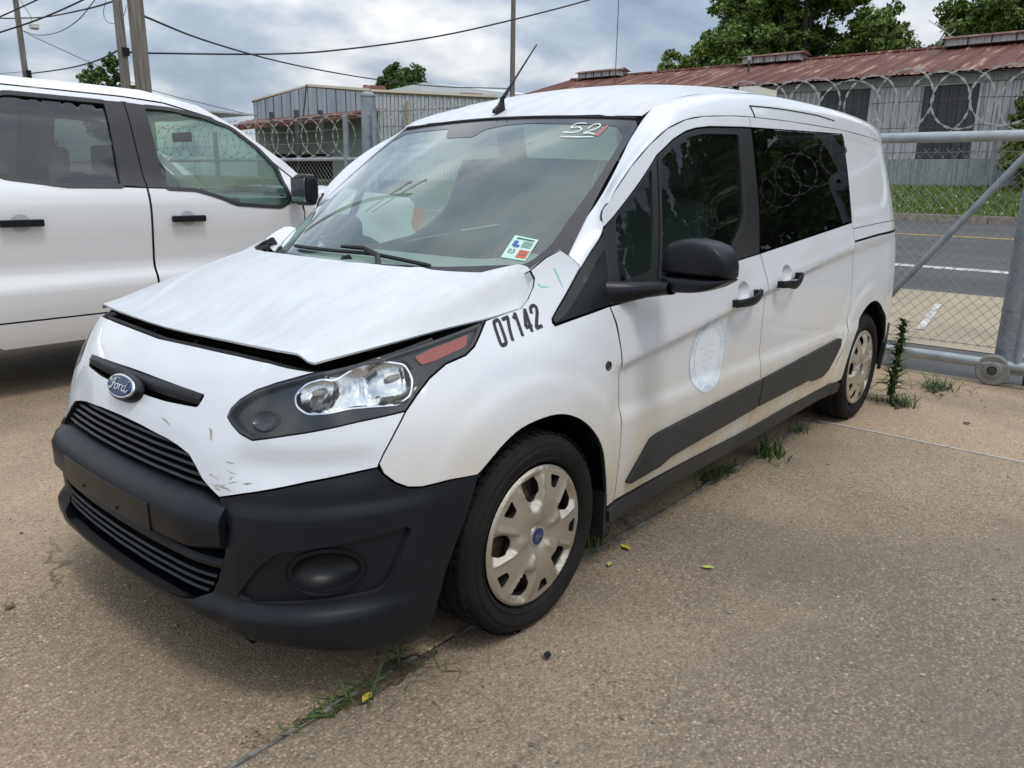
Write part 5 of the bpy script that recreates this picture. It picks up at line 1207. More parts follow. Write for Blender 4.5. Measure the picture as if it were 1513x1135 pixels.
wo_=MB().lathe([(.030,-.012),(.032,.03),(.055,.028),(.060,.018),(.100,.022),(.110,.012),(.110,-.022),(.10,-.03),(.03,-.03)],32,'x').build('gate_wheel',M['gwheel'],gate); wo_.location=(-4.585,1.335,.112)
MB().lathe([(.026,.0),(.026,.045),(.0001,.047)],6,'x').build('wheel_bolt',M['barb'],wo_)
MB().box((-4.64,1.44,.125),(.03,.07,.035)).build('wheel_bracket',M['galv_dull'],gate)
MB().lathe([(.02,-.05),(.085,-.045),(.09,0),(.085,.045),(.02,.05)],24,'x',(GX,1.395,1.71)).build('rail_end_roller',M['galv_dull'],gate)
post=empty('gate_post',(-4.78,1.36,0),0,'thick galvanised gate post standing behind the mesh at the right edge','post')
MB().tube([(0,0,0),(0,0,2.3)],.060,20).build('shaft',M['galv_dull'],post)
for z in (.52,1.03,1.55): MB().tube([(0,0,z),(0,0,z+.02)],.064,20).build('post_band',M['galv_dull'],post)
MB().tube([(-.0,.16,0),(0,.16,2.2)],.02,10).build('latch_bar',M['barb'],post)
# fence to the left
fen=empty('boundary_fence',(0,0,0),0,'chain-link boundary fence with wide razor coils, beyond the pickup','fence')
F0,F1=-16.,-5.42
MB().tube([(GX,F0,1.59),(GX,F1,1.59)],.022,10).build('top_rail',M['galv'],fen)
for y in (-15,-12,-9,-5.9): MB().tube([(GX,y,0),(GX,y,2.13 if y>-6 else 2.0)],.034,12).build('post',M['galv_dull'],fen)
mb=MB(); mb.tube([(GX-.05,-5.52,0),(GX-.05,-5.52,2.31)],.085,18); mb.lathe([(.095,2.31),(.09,2.335),(.05,2.36),(.0001,2.365)],18,'z',(GX-.05,-5.52,0)).build('corner_post',M['galv_dull'],fen)
link_mesh(F0,F1,.06,1.57,GX,fen)
for z in (1.80,1.95,2.09): strand(F0,-5.9,GX,z,fen,'wire',.002); 
for z in (1.62,1.85,2.08): strand(-5.9,G0+.0,GX,z,fen)
y=-5.75;k=0
while y>-13:
    razor_loop(y,1.86+.01*math.sin(k),GX+.02,.255,fen,R(28)+.08*math.sin(k*1.7)); y-=.33; k+=1
# ================================================================== background buildings
def at(px,py,depth):
    """world point seen at photo position (px,py), that many metres in front of the camera"""
    d=_fw+_r2*((px-756.5)/1151.8)-_u2*((py-567.5)/1151.8); return Vector(CAM_POS)+d*depth
def _rroof(t,p):
    k=NB(t); oi=k.n('ShaderNodeObjectInfo'); P=k.pos()
    n=k.noise(1.6,6,.65,k.scale(P,.35,2.2,.35)); c=k.ramp(n,[(.30,(.070,.022,.015)),(.46,(.108,.035,.024)),(.56,(.155,.060,.040)),(.63,(.36,.25,.19)),(.74,(.44,.34,.27))])
    c=k.mix(k.rng(oi.outputs['Random'],0,1,0,.35),c,(.11,.035,.028)); k.link(c,p.inputs['Base Color'])
M['rusty_roof']=mat('rusty_red_metal_roof',(.16,.05,.04),.75,build=_rroof)
def _oldwood(c1,c2,c3):
    def b(t,p):
        k=NB(t); P=k.pos(); oi=k.n('ShaderNodeObjectInfo'); v=k.scale(P,9,9,.55); off=k.n('ShaderNodeVectorMath',{0:v,1:oi.outputs['Random']},operation='ADD').outputs[0]
        n=k.noise(2.2,7,.7,off); c=k.ramp(n,[(.30,c3),(.44,c2),(.58,c1),(.75,c1)]); k.link(k.mix(k.rng(oi.outputs['Random'],0,1,0,.22),c,c2),p.inputs['Base Color'])
    return b
M['whitewood']=mat('weathered_white_boards',(.4,.4,.4),.9,build=_oldwood((.58,.585,.585),(.38,.38,.38),(.12,.12,.12)))
M['greywood']=mat('grey_boarding',(.1,.1,.1),.9,build=_oldwood((.095,.095,.10),(.065,.065,.068),(.03,.03,.03)))
M['skirt']=mat('stained_skirting',(.3,.33,.33),.9,build=_oldwood((.36,.385,.385),(.24,.265,.265),(.13,.15,.14)))
barn=empty('weathered_barn',(-23,-8,1.25),0,'long weathered white plank building with a rusty red metal roof, across the road','building')
B0,B1=-19.,2.4; EZ,RZ_=4.30,5.56; XE,XR=-22.55,-27.2
def bl(v): return (v[0]+23,v[1]+8,v[2]-1.25)
openings=[(-4.12,-2.68,2.10,4.02),(-6.88,-5.45,2.45,4.05),(-10.2,-8.8,2.2,4.0),(-.9,.6,2.1,4.0)]
y=B0; i=0; rw=random.Random(11); plank={}
MB().box(bl((-23.12,(B0+B1)/2,2.7)),(.05,(B1-B0)/2,1.5)).build('wall_backing',M['greywood'],barn,False)
while y<B1-.01:
    w=rw.choice([.17,.20,.23]); 
    if y<-9.5: w=.6
    w=min(w,B1-y); segs=[(2.08,EZ-.05)]
    for a,b,z0,z1 in openings:
        if y+w/2>a and y+w/2<b: segs=[(2.08,z0),(z1,EZ-.05)]
    for z0,z1 in segs:
        if z1-z0>.08: MB().box(bl((-23.0+rw.uniform(-.008,.008),y+w/2,(z0+z1)/2)),(.018,w/2-.007,(z1-z0)/2)).build('wall_plank',M['whitewood'],barn,False)
    y+=w
y=B0
while y<B1-.01:
    w=min(rw.uniform(.8,1.25),B1-y); MB().box(bl((-22.965+rw.uniform(-.006,.006),y+w/2,1.66)),(.02,w/2-.006,.43)).build('skirting_board',M['skirt'],barn,False); y+=w
for a,b,z0,z1 in openings:
    y=a
    while y<b-.02:
        w=min(.24,b-y); MB().box(bl((-23.01,y+w/2,(z0+z1)/2)),(.02,w/2-.006,(z1-z0)/2-.01)).build('window_board',M['greywood'],barn,False); y+=w
    for c,h in ((((a+b)/2,z1+.04),((b-a)/2+.08,.045)),((a-.045,(z0+z1)/2),(.045,(z1-z0)/2)),((b+.045,(z0+z1)/2),(.045,(z1-z0)/2))): MB().box(bl((-22.965,c[0],c[1])),(.02,h[0],h[1])).build('window_trim',M['whitewood'],barn,False)
MB().box(bl((-22.94,(B0+B1)/2,EZ-.13)),(.03,(B1-B0)/2,.11)).build('fascia_board',M['skirt'],barn,False)
# corrugated sheets, shared mesh
def sheet(slope):
    w=.62; prof=[]
    for k in range(13):
        t=k/12; prof.append((t*w-w/2,.028 if k in (3,9) else (.045 if k in (0,12) else .0)))
    e=Vector((XE+23,0,EZ-1.25)); r=Vector((XR+23,0,RZ_-1.25)) 
    if slope<0: e=Vector((2*(XR+23)-(XE+23),0,EZ-1.25))
    G=[[(p.x+0,yy,p.z+h) for yy,h in prof] for p in (e,e.lerp(r,.5),r)]
    return MB().grid(np.array(G))
for sl in (1,-1):
    first=None; n=int((B1-B0+.6)/.615)
    for i in range(n):
        if first is None: o=first=sheet(sl).build('roof_sheet',M['rusty_roof'],barn,False)
        else: o=first.copy(); COL.objects.link(o); o.parent=barn
        o.location=(0,B0-.3+8+i*.615+.31,.004*(i%2))
MB().tube([bl((XR,B0-.3,RZ_+.03)),bl((XR,B1+.3,RZ_+.03))],.07,6).build('ridge_cap',M['rusty_roof'],barn)
for x_ in (-23,-31.4): pass
mb=MB(); mb.add([bl(v) for v in ((-23.05,B0,1.2),(-31.3,B0,1.2),(-31.3,B0,EZ),(XR,B0,RZ_-.05),(-23.05,B0,EZ))],[(0,1,2,3,4)]); mb.add([bl(v) for v in ((-23.05,B1,1.2),(-31.3,B1,1.2),(-31.3,B1,EZ),(XR,B1,RZ_-.05),(-23.05,B1,EZ))],[(4,3,2,1,0)]); mb.add([bl(v) for v in ((-31.3,B0,1.2),(-31.3,B1,1.2),(-31.3,B1,EZ),(-31.3,B0,EZ))],[(0,1,2,3)]); mb.build('end_wall',M['skirt'],barn,False)
for yc,L in ((-17.6,1.0),(-10.2,1.05),(-3.0,1.6)):
    v=MB().box(bl((XR+.1,yc,RZ_+.11)),(.36,L,.11)).build('ridge_vent',M['whitewood'],barn,False)
    mb=MB(); mb.add([bl(q) for q in ((XR+.58,yc-L-.1,RZ_+.20),(XR+.58,yc+L+.1,RZ_+.20),(XR+.1,yc+L+.1,RZ_+.32),(XR+.1,yc-L-.1,RZ_+.32),(XR-.4,yc-L-.1,RZ_+.20),(XR-.4,yc+L+.1,RZ_+.20))],[(0,1,2,3),(3,2,5,4),(0,3,4),(1,5,2)]); mb.build('vent_roof',M['rusty_roof'],v,False)
    for k in range(1,5): MB().box(bl((XR+.465,yc-L+2*L*k/5,RZ_+.11)),(.01,.02,.10)).build('vent_slat',M['greywood'],v,False)
# TV aerial and its mast on the barn roof
a=empty('roof_aerial',(-25.5,-3.2,5.0),0,'bent rusty television aerial leaning over the barn roof','aerial')
p=[at(1363,112,26.),at(1385,65,26.),at(1412,24,26.)]; o_=Vector((-25.5,-3.2,5.0)); MB().tube([q-o_ for q in p],.02,6).build('mast',M['barb'],a)
for A,B in (((1372,30),(1432,72)),((1384,32),(1440,95)),((1412,44),(1380,74)),((1402,50),(1412,70))): MB().tube([at(*A,26.)-o_,at(*B,26.)-o_],.012,5).build('aerial_rod',M['razor'],a)
v=empty('vent_pipe',tuple(at(1104,128,27.)),0,'thin dark vent pipe rising at the barn eave behind the van roof','pipe'); MB().tube([(0,0,-1),(0,0,.85)],.035,8).build('pipe',M['barb'],v); MB().lathe([(.03,.80),(.07,.84),(.06,.95),(.0001,.97)],10,'z').build('cap',M['galv'],v)
# left: metal shed with awning
def _mwall(t,p):
    k=NB(t); P=k.pos(); n=k.noise(1.1,4,.5,k.scale(P,2.5,2.5,.12)); k.link(k.ramp(n,[(.35,(.30,.34,.385)),(.5,(.37,.41,.45)),(.66,(.45,.485,.51))]),p.inputs['Base Color'])
M['mwall']=mat('grey_metal_cladding',(.28,.31,.35),.5,metal=.2,build=_mwall); M['mwall2']=mat('pale_metal_cladding',(.40,.43,.44),.5,metal=.2,build=_galv((.40,.425,.435),(.52,.54,.545)))
M['awn']=mat('rust_brown_awning',(.10,.035,.03),.8,build=_rroof); M['greenwall']=mat('pale_green_wall',(.24,.29,.24),.8); M['wroof']=mat('white_roof_sheet',(.62,.64,.65),.6); M['rib']=mat('tan_trim',(.33,.29,.22),.7)
K=at(548,137,32.); Lc=at(374,152,36.5); E=at(735,146,33.6); z0=1.3
shed=empty('metal_shed',(K.x,K.y,z0),0,'low-gabled grey corrugated metal shed with a rust brown awning, beyond the fence','building')
def rel(v): return Vector((v[0]-K.x,v[1]-K.y,v[2]-z0))
kz=K.z; lz=Lc.z
mid=(K+Lc)/2; ridge=at(457,130,34.4); 
wallbot=lambda t:at(548,165,32.).z*(1-t)+at(375,178,36.5).z*t
n=26
gl_=(Vector((Lc.x,Lc.y,0))-Vector((K.x,K.y,0)))
for i in range(n):      # gable sheets
    t0,t1=i/n+.002,(i+1)/n-.002
    f=lambda t: ( (ridge.z-.0)-(abs(t-.52)/.52 if t<.52 else abs(t-.52)/.48)*((ridge.z-kz) if t<.52 else (ridge.z-lz)))
    A=Vector((K.x,K.y,0))+gl_*t0; B=Vector((K.x,K.y,0))+gl_*t1; nrm=Vector((gl_.y,-gl_.x,0)).normalized(); nrm=-nrm if nrm.dot(Vector(CAM_POS)-K)<0 else nrm
    mm=MB(); r_=.022 if i%2 else 0.
    q=[A+nrm*r_,B+nrm*r_]; mm.add([rel((p_.x,p_.y,wallbot(t_)-.1)) for p_,t_ in zip(q,(t0,t1))]+[rel((p_.x,p_.y,f(t_))) for p_,t_ in zip(q[::-1],(t1,t0))],[(0,1,2,3)]); mm.build('wall_sheet',M['mwall'],shed,False)
el_=Vector((E.x,E.y,0))-Vector((K.x,K.y,0))
bw=-Vector((_fw.x,_fw.y,0)).normalized()*-.15
MB().add([rel((K.x+bw.x,K.y+bw.y,wallbot(0)-.1)),rel((Lc.x+bw.x,Lc.y+bw.y,wallbot(1)-.1)),rel(Lc+bw),rel(ridge+bw),rel(K+bw)],[(0,1,2,3,4)]).add([rel((K.x+bw.x,K.y+bw.y,z0)),rel((E.x+bw.x,E.y+bw.y,z0)),rel(E+bw),rel(K+bw)],[(0,1,2,3)]).build('wall_frame',M['mwall'],shed,False)
for i in range(34):
    t0,t1=i/34+.002,(i+1)/34-.002; A=Vector((K.x,K.y,0))+el_*t0; B=Vector((K.x,K.y,0))+el_*t1; zt=lambda t:kz*(1-t)+E.z*t; nrm=Vector((el_.y,-el_.x,0)).normalized(); nrm=-nrm if nrm.dot(Vector(CAM_POS)-K)<0 else nrm; r_=.02*(i%2)
    MB().add([rel(tuple(A+nrm*r_)[:2]+(z0,)),rel(tuple(B+nrm*r_)[:2]+(z0,)),rel(tuple(B+nrm*r_)[:2]+(zt(t1),)),rel(tuple(A+nrm*r_)[:2]+(zt(t0),))],[(0,1,2,3)]).build('wall_sheet',M['mwall2'],shed,False)
MB().tube([rel(K+Vector((0,0,.04))),rel(E+Vector((0,0,.04)))],.10,4).build('eave_trim',M['rib'],shed); MB().tube([rel(K+Vector((0,0,.06))),rel(ridge+Vector((0,0,.06))),rel(Lc+Vector((0,0,.06)))],.10,4).build('gable_trim',M['rib'],shed)
MB().tube([rel(at(603,150,32.4)),rel(at(603,200,32.4))],.12,4).build('rust_downpipe',M['rib'],shed)
bk=(at(640,100,60)-at(640,267,60)).normalized(); back=Vector((_fw.x,_fw.y,0)).normalized()*14
MB().add([rel(K),rel(E),rel(E+back),rel(ridge+back*.9),rel(Lc+back),rel(Lc),rel(ridge)],[(0,1,2,3,6)]).build('shed_roof',M['rib'],shed,False)
A1,A2=at(558,163,31.0),at(342,186,34.0); A3,A4=at(560,157,33.5),at(375,176,37.5)
MB().add([rel(A1),rel(A2),rel(A4),rel(A3)]+[rel(q-Vector((0,0,.22))) for q in (A1,A2,A4,A3)],[(0,1,2,3),(7,6,5,4),(0,4,5,1),(1,5,6,2),(2,6,7,3),(3,7,4,0)]).build('awning',M['awn'],shed,False)
gA=Vector((K.x,K.y,0)); lo=lambda t,z:rel(tuple((gA+gl_*t)[:2])+(z,))
MB().add([lo(-.05,z0),lo(1.0,z0),lo(1.0,wallbot(1)),lo(-.05,wallbot(0))],[(0,1,2,3)]).build('lower_wall',M['greenwall'],shed,False)
for px in (443,478,407): q=at(px,262,31.8 if px>440 else 33); MB().tube([rel((q.x,q.y,z0)),rel((q.x,q.y,wallbot(.5)))],.10,6).build('awning_post',M['greywood'],shed)
mm=MB(); 
for px0,px1,y0,y1 in ((405,492,228,262),): 
    q0,q1=at(px0,y1,31.),at(px1,y1,30.6); mm.add([rel((q0.x,q0.y,z0)),rel((q1.x,q1.y,z0)),rel((q1.x,q1.y,at(px1,y0,30.6).z)),rel((q0.x,q0.y,at(px0,y0,31.).z))],[(0,1,2,3)])
mm.build('dark_gate_panel',M['dark'],shed,False)
wh=empty('white_warehouse',tuple(at(680,200,62).xy)+(1.3,),0,'distant warehouse with a broad low white roof behind the metal shed','building'); wb=Vector(wh.location)
def wrel(v): return Vector(v)-wb
p0,p1,p2,p3=at(575,133,62),at(625,122,62),at(760,136,60),at(860,150,58); bk2=Vector((_fw.x,_fw.y,0)).normalized()*30
MB().add([wrel(p) for p in (p0,p1,p2,p3)]+[wrel(p+bk2) for p in (p0,p1,p2,p3)],[(0,1,5,4),(1,2,6,5),(2,3,7,6)]+[]).add([wrel(p) for p in (p0,p1,p2,p3)]+[wrel((p3.x,p3.y,1.3)),wrel((p0.x,p0.y,1.3))],[(0,1,2,3,4,5)]).build('warehouse_shell',M['wroof'],wh,False)
for a_,b_ in ((537,570),(680,712)):
    MB().tube([wrel(at(a_,131 if a_<600 else 142.5,58)),wrel(at(b_,133 if a_<600 else 144.5,58))],.28,4).build('roof_curb',M['awn'],wh)
# ================================================================== poles and wires
def _pole(t,p):
    k=NB(t); k.link(k.ramp(k.noise(3,7,.7,k.scale(k.pos(),7,7,.35)),[(.3,(.075,.066,.057)),(.5,(.17,.155,.135)),(.7,(.27,.25,.22))]),p.inputs['Base Color'])
M['pole']=mat('weathered_pole_wood',(.17,.15,.13),.9,build=_pole); M['cable']=mat('black_cable',(.014,.014,.016),.6); M['cer']=mat('insulator',(.20,.21,.22),.3)
def pole(px,py,depth,r0,r1,htop,label,arms=()):
    q=at(px,py,depth); b=float(terr(q.x)); o=empty('utility_pole',(q.x,q.y,b),0,label,'utility pole','wooden utility poles')
    MB().tube([(0,0,0),(0,0,(htop-b)*.5),(0,0,htop-b)],[r0,(r0+r1)/2,r1],14).build('pole_shaft',M['pole'],o)
    for z,L,ang in arms:
        c=Matrix.Rotation(ang,3,'Z'); MB().box((0,0,z-b),(.06,L,.06),ang).build('crossarm',M['pole'],o,False)
        for t in (-.92,-.5,.5,.92): p_=c@Vector((0,L*t,0)); MB().lathe([(.012,0),(.012,.06),(.045,.07),(.05,.12),(.03,.16),(.0001,.17)],8,'z',(p_.x,p_.y,z-b+.06)).build('insulator',M['cer'],o)
    return o
P1=pole(212,128,12.5,.128,.105,11.0,'thickest weathered utility pole, rising just behind the pickup roof',((9.8,1.2,R(20)),(8.9,1.0,R(20))))
P2=pole(186,125,21.,.135,.11,9.4,'middle leaning-looking utility pole with a small clamp box, beside the thickest one')
P3=pole(38,112,34.,.13,.11,9.8,'leftmost thin utility pole carrying a small white lamp')
P4=pole(757,128,34.,.125,.10,9.9,'lone slim utility pole rising behind the middle of the van roof')
lp=at(50,36,33.5); l3=Vector(P3.location); MB().tube([Vector((0,0,8.6)),Vector(lp-l3)+Vector((0,0,.15))],.02,6).build('lamp_arm',M['galv_dull'],P3); 
MB().lathe([(.05,.22),(.10,.18),(.12,.06),(.20,.0),(.20,-.16),(.14,-.20),(.0001,-.20)],14,'z',tuple(lp-l3)).build('lamp_head',mat('lamp_white',(.6,.6,.58),.5),P3)
q=at(183,77,20.8); MB().box(q-Vector(P2.location),(.09,.14,.10)).build('clamp_box',M['plastic_smooth'],P2)
q=at(41,110,33.8); MB().box(q-Vector(P3.location),(.10,.16,.16)).build('clamp_box',M['plastic_smooth'],P3)
def wire(label,pts,r=.014,name='overhead_wire'):
    P_=[at(*p) for p in pts]; Q=_cr(np.arange(len(P_)),np.array([tuple(p) for p in P_]),np.linspace(0,len(P_)-1,len(P_)*8)); o0=Vector(Q[0]); o=MB().tube([Vector(q)-o0 for q in Q],r,5).build(name,M['cable'],None); o.location=o0; tag(o,label,'cable','overhead wires'); return o
wire('heavy cable from the clamp box pole sweeping up to the right over the sky',[(184,77,20.8),(240,79,21),(400,80,23),(500,74,24),(640,55,25),(755,30,26),(870,0,27),(960,-30,28)],.026)
wire('thinner cable dipping from the thickest pole down to the slim pole behind the van',[(205,21,12.5),(300,59,16),(400,88,20),(480,105,24),(560,118,28),(650,128,31),(757,131,34)],.020)
wire('upper of the two thick cables crossing the top left corner',[(-60,49,14),(0,25,14),(55,0,14),(110,-25,14)],.014)
wire('lower thick cable crossing the top left corner diagonally',[(-60,66,14),(0,48,14),(62,27,14),(125,-1,14),(190,-35,14)],.016)
wire('cable running right from the leftmost pole top to the middle pole',[(-60,24,36),(0,27,35),(30,27,34),(70,25,31),(130,13,25),(168,2,21)],.028)
wire('slack thin wire looping up from the lamp pole',[(33,45,34),(55,52,32),(85,48,28),(115,30,24),(140,0,22)],.014)
wire('thin wire falling from the lamp pole down behind the pickup to the shed',[(33,45,34),(45,52,34),(90,73,34),(150,100,34),(215,130,34),(300,153,34),(380,172,34)],.014)
wire('cable linking the low clamp boxes of the two left poles',[(42,109,34),(75,105,31),(110,99,28),(145,89,24),(174,75,21)],.026)
wire('faint wire leaving the lamp pole towards the left edge',[(-40,111,40),(0,109,37),(36,106,34)],.012)
wire('bundle of drop wires hanging beside the middle pole',[(156,2,20.8),(153,20,20.8),(158,32,20.8),(170,35,20.9),(180,30,21),(186,12,21),(186,8,20.5)],.008)
ra=at(909,118,30.); w_=empty('whip_antenna',(ra.x,ra.y,float(terr(ra.x))),0,'very thin tall whip antenna standing before the barn roof','antenna'); MB().tube([(0,0,0),(0,0,12)],[.018,.012],5).build('whip',M['barb'],w_)
wm=at(427,255,12.5); w_=empty('whip_antenna',(wm.x,wm.y,0),0,'thin black rod standing in front of the razor coils left of the van','rod'); t_=at(453,125,12.5); MB().tube([(0,0,.6),tuple(t_-Vector(w_.location))],.011,6).build('whip',M['cable'],w_)
# ================================================================== trees and weeds
M['bark']=mat('bark',(.045,.038,.03),.95)
M['leaf_a']=mat('leaves_mid',(.06,.1,.02),.75,spec=.25,build=_leafm((.055,.105,.020),(.23,.31,.075)))
M['leaf_b']=mat('leaves_dark',(.04,.07,.02),.75,spec=.25,build=_leafm((.032,.062,.016),(.11,.165,.048)))
M['leaf_c']=mat('leaves_yellow_green',(.1,.13,.03),.75,spec=.25,build=_leafm((.070,.105,.020),(.21,.25,.075)))
def leafcloud(C_,rad,n,size,rg):
    """n leaf quads around cluster centres C_ (k,3) with radii rad (k)"""
    k=rg.integers(0,len(C_),n); d=rg.normal(size=(n,3)); d/=np.linalg.norm(d,axis=1)[:,None]; r=rad[k]*rg.uniform(.25,1,n)**.5
    c=C_[k]+d*r[:,None]*[1,1,.75]; nr=d+rg.normal(size=(n,3))*.7+[0,0,.35]; nr/=np.linalg.norm(nr,axis=1)[:,None]
    a=np.cross(nr,rg.normal(size=(n,3))); a/=np.linalg.norm(a,axis=1)[:,None]; b=np.cross(nr,a); s=size*rg.uniform(.6,1.35,n)[:,None]
    V=np.stack([c-a*s*.5,c+b*s*.32-nr*s*.05,c+a*s*.6,c-b*s*.32-nr*s*.05],1); return V.reshape(-1,3)
def quads_obj(name,V,m,parent):
    n=len(V)//4; me=bpy.data.meshes.new(name); me.vertices.add(4*n); me.vertices.foreach_set('co',V.ravel()); me.loops.add(4*n); me.loops.foreach_set('vertex_index',np.arange(4*n)); me.polygons.add(n); me.polygons.foreach_set('loop_start',np.arange(0,4*n,4)); me.update(); me.validate(); me.materials.append(m)
    o=bpy.data.objects.new(name,me); COL.objects.link(o); o.parent=parent; return o
def tree(label,base,h,cr,leaf,seed,nl=9000,size=.26,trunk=.3,crown0=.32,name='broadleaf_tree',flat=1.0,group='trees'):
    rg=np.random.default_rng(seed); o=empty(name,base,0,label,'tree',group); mb=MB()
    top=np.array([rg.normal()*.3,rg.normal()*.3,h*.72]); mb.tube([(0,0,-.2),(rg.normal()*.1,rg.normal()*.1,h*.25),(top[0]*.5,top[1]*.5,h*.5),tuple(top)],[trunk,trunk*.75,trunk*.5,trunk*.18],8)
    cz=h*(crown0+1)/2; C_=[];Rr=[]
    for i in range(46):
        d=rg.normal(size=3); d/=np.linalg.norm(d); q=rg.uniform(.45,1)**.6; p=np.array([0,0,cz])+d*q*np.array([cr,cr,h*(1-crown0)/2*flat]); r=cr*rg.uniform(.26,.44)*(1.15-.35*q); C_.append(p);Rr.append(r)
        if i<12:
            s=np.array([0,0,h*rg.uniform(.22,.5)]); m_=(s+p)/2+[0,0,-.1*h*rg.uniform(0,.5)]; mb.tube([tuple(s),tuple(m_),tuple(p)],[trunk*.42,trunk*.25,trunk*.07],6)
    # sub-clusters give the outline its ragged lumps
    C_=np.array(C_);Rr=np.array(Rr); sub=[];sr=[]
    for c,r in zip(C_,Rr):
        for _ in range(14): d=rg.normal(size=3); d/=np.linalg.norm(d); sub.append(c+d*r*rg.uniform(.5,1.15)); sr.append(r*rg.uniform(.22,.45))
    mb.build('trunk',M['bark'],o); cr_=quads_obj('crown',leafcloud(np.array(sub),np.array(sr)*1.15,int(nl*5.5),size*.62,rg),M[leaf],o); return o
def tz(px,py,depth): q=at(px,py,depth); return (q.x,q.y,float(terr(q.x)))
tree('largest dense oak-like tree with dark limbs, towering behind the barn roof',tz(1180,150,39),11.5,3.9,'leaf_a',1,20000,.30,.42,.18)
tree('second crown merging with the largest tree, on its left behind the barn',tz(1105,150,41),9.6,3.2,'leaf_a',21,12000,.28,.3,.2)
tree('low bushy tree at the left end of the tree line behind the barn',tz(1030,150,44),7.0,2.6,'leaf_c',2,7000,.28,.2,.15)
tree('light airy yellow-green tree in the gap of the tree line',tz(1318,150,43),8.0,2.2,'leaf_c',3,4200,.26,.2,.2)
tree('darker small tree between the airy tree and the aerial',tz(1388,150,47),7.0,2.0,'leaf_b',4,6000,.28,.2,.2)
tree('tall dark tree behind the aerial near the right edge',tz(1440,150,42),12.0,1.7,'leaf_b',5,10000,.26,.25,.3)
tree('tall green tree closing the tree line at the right edge',tz(1500,150,36),11.5,3.6,'leaf_a',6,16000,.28,.35,.15)
tree('low undergrowth tree behind the middle of the barn roof',tz(1250,150,42),6.4,3.0,'leaf_b',8,6000,.28,.15,.1)
tree('dark rounded pine crown above the metal shed roof',tz(598,200,75),10.2,2.4,'leaf_b',9,6000,.34,.25,.55,'pine_tree',.9)
tree('small dark tree behind the pickup roof beside the utility poles',tz(166,180,40),6.6,1.25,'leaf_b',10,3000,.22,.12,.35)
# trees across the road to the right, seen as reflections in the van windows
for i,(x,y,h,c,l) in enumerate(((-24.5,8.5,9.5,3.6,'leaf_a'),(-26,14.5,11,4.2,'leaf_b'),(-23,20.5,10.5,4.0,'leaf_a'),(-21.5,27,11,4.4,'leaf_b'),(-30,5,12,4.0,'leaf_b'))):
    tree(['tree beside the barn end, right of the picture','tall dark tree across the road, right of the picture','broad tree across the road, right of the picture','farthest right tree across the road','tall dark tree behind the barn end, right of the picture'][i],(x,y,float(terr(x))),h,c,l,40+i,4500,.60,.3,.12)
rg=np.random.default_rng(77); q=tz(1500,285,24.5)
b=empty('climbing_shrub',(-22.4,-1.05,1.2),0,'dense dark green shrub climbing the barn wall at the right edge','shrub')
C_=np.array([(rg.uniform(-.35,.45),rg.uniform(-.55,1.2),rg.uniform(.1,2.3)) for _ in range(46)]); quads_obj('foliage',leafcloud(C_,np.full(46,.36),7000,.13,rg),M['leaf_c'],b)
MB().tube([(0,.2,-.1),(.05,.3,1.2),(.0,.1,2.2)],[.05,.035,.015],6).build('stem',M['bark'],b)
# ---- weeds in the joints
M['weed']=mat('weed_leaf',(.08,.16,.03),.7,build=_leafm((.028,.060,.014),(.085,.135,.036))); M['weed_dry']=mat('dry_weed',(.2,.14,.07),.9,build=_leafm((.10,.065,.035),(.22,.16,.09)))
def _soil(t,p):
    k=NB(t); k.link(k.ramp(k.noise(60,5,.7),[(.35,(.035,.026,.018)),(.55,(.085,.062,.042)),(.7,(.15,.115,.08))]),p.inputs['Base Color']); k.link(k.bump(k.noise(150,4),.8,.006),p.inputs['Normal'])
M['soil']=mat('crumbled_soil',(.07,.05,.035),.95,build=_soil)
def blade(mb,base,h,lean,az,w,curl=.6,n=5):
    d=np.array([math.cos(az),math.sin(az),0]); s=np.array([-math.sin(az),math.cos(az),0]); V=[]
    for i in range(n+1):
        t=i/n; p=np.array(base)+d*lean*t**1.7+np.array([0,0,h*(t-curl*.5*t**2.4)]); ww=w*(1-t)**.7*.5+.0002; V+= [p+s*ww,p-s*ww]
    mb.add(V,[(2*i,2*i+1,2*i+3,2*i+2) for i in range(n)])
def tuft(label,loc,n,h,spread,m='weed',w=.006,seed=0,name='weed_tuft',dry=0,elong=(1,1)):
    r=random.Random(seed); o=empty(name,loc,0,label,'weed','weeds growing in the joints'); mb=MB()
    for _ in range(n): blade(mb,(r.gauss(0,spread*.35)*elong[0],r.gauss(0,spread*.35)*elong[1],0),h*r.uniform(.4,1),spread*r.uniform(.2,1),r.uniform(0,6.28),w*r.uniform(.6,1.3),r.uniform(.2,1.1))
    mb.build('blades',M[m],o,False)['kind']='stuff'
    if dry:
        vs_=[(0,0,.011)]+[(spread*max(1.2,elong[0])*.6*q*math.cos(a),spread*.32*q*math.sin(a),.0042) for a,q in ((a,1+.18*math.sin(3*a+spread*40)+.12*math.sin(7*a)+r.uniform(-.10,.10)) for a in np.linspace(0,6.2832,41)[:-1])]
        mesh_obj('soil',vs_,[(0,i,i%40+1) for i in range(1,41)],M['soil'],o,True,0)
        mb=MB()
        for _ in range(dry): blade(mb,(r.gauss(0,spread*.5)*elong[0],r.gauss(0,spread*.5)*elong[1],0),.02*r.uniform(.3,1),spread*r.uniform(.3,1),r.uniform(0,6.28),w*.8,.9)
        mb.build('dry_blades',M['weed_dry'],o,False)['kind']='stuff'
    return o
tuft('green grass tuft sprouting from the joint below the front bumper corner',(.545,.735,0),15,.15,.12,seed=1,w=.006,dry=14)
tuft('low leafy weed patch in the joint in front of the bumper tuft',(.63,.725,0),55,.035,.07,seed=2,w=.008,dry=30,elong=(2.2,.7))
tuft('small sprig of weed on the joint nearest the camera',(.74,.72,0),18,.03,.05,seed=3,w=.009,dry=16,elong=(2,.6))
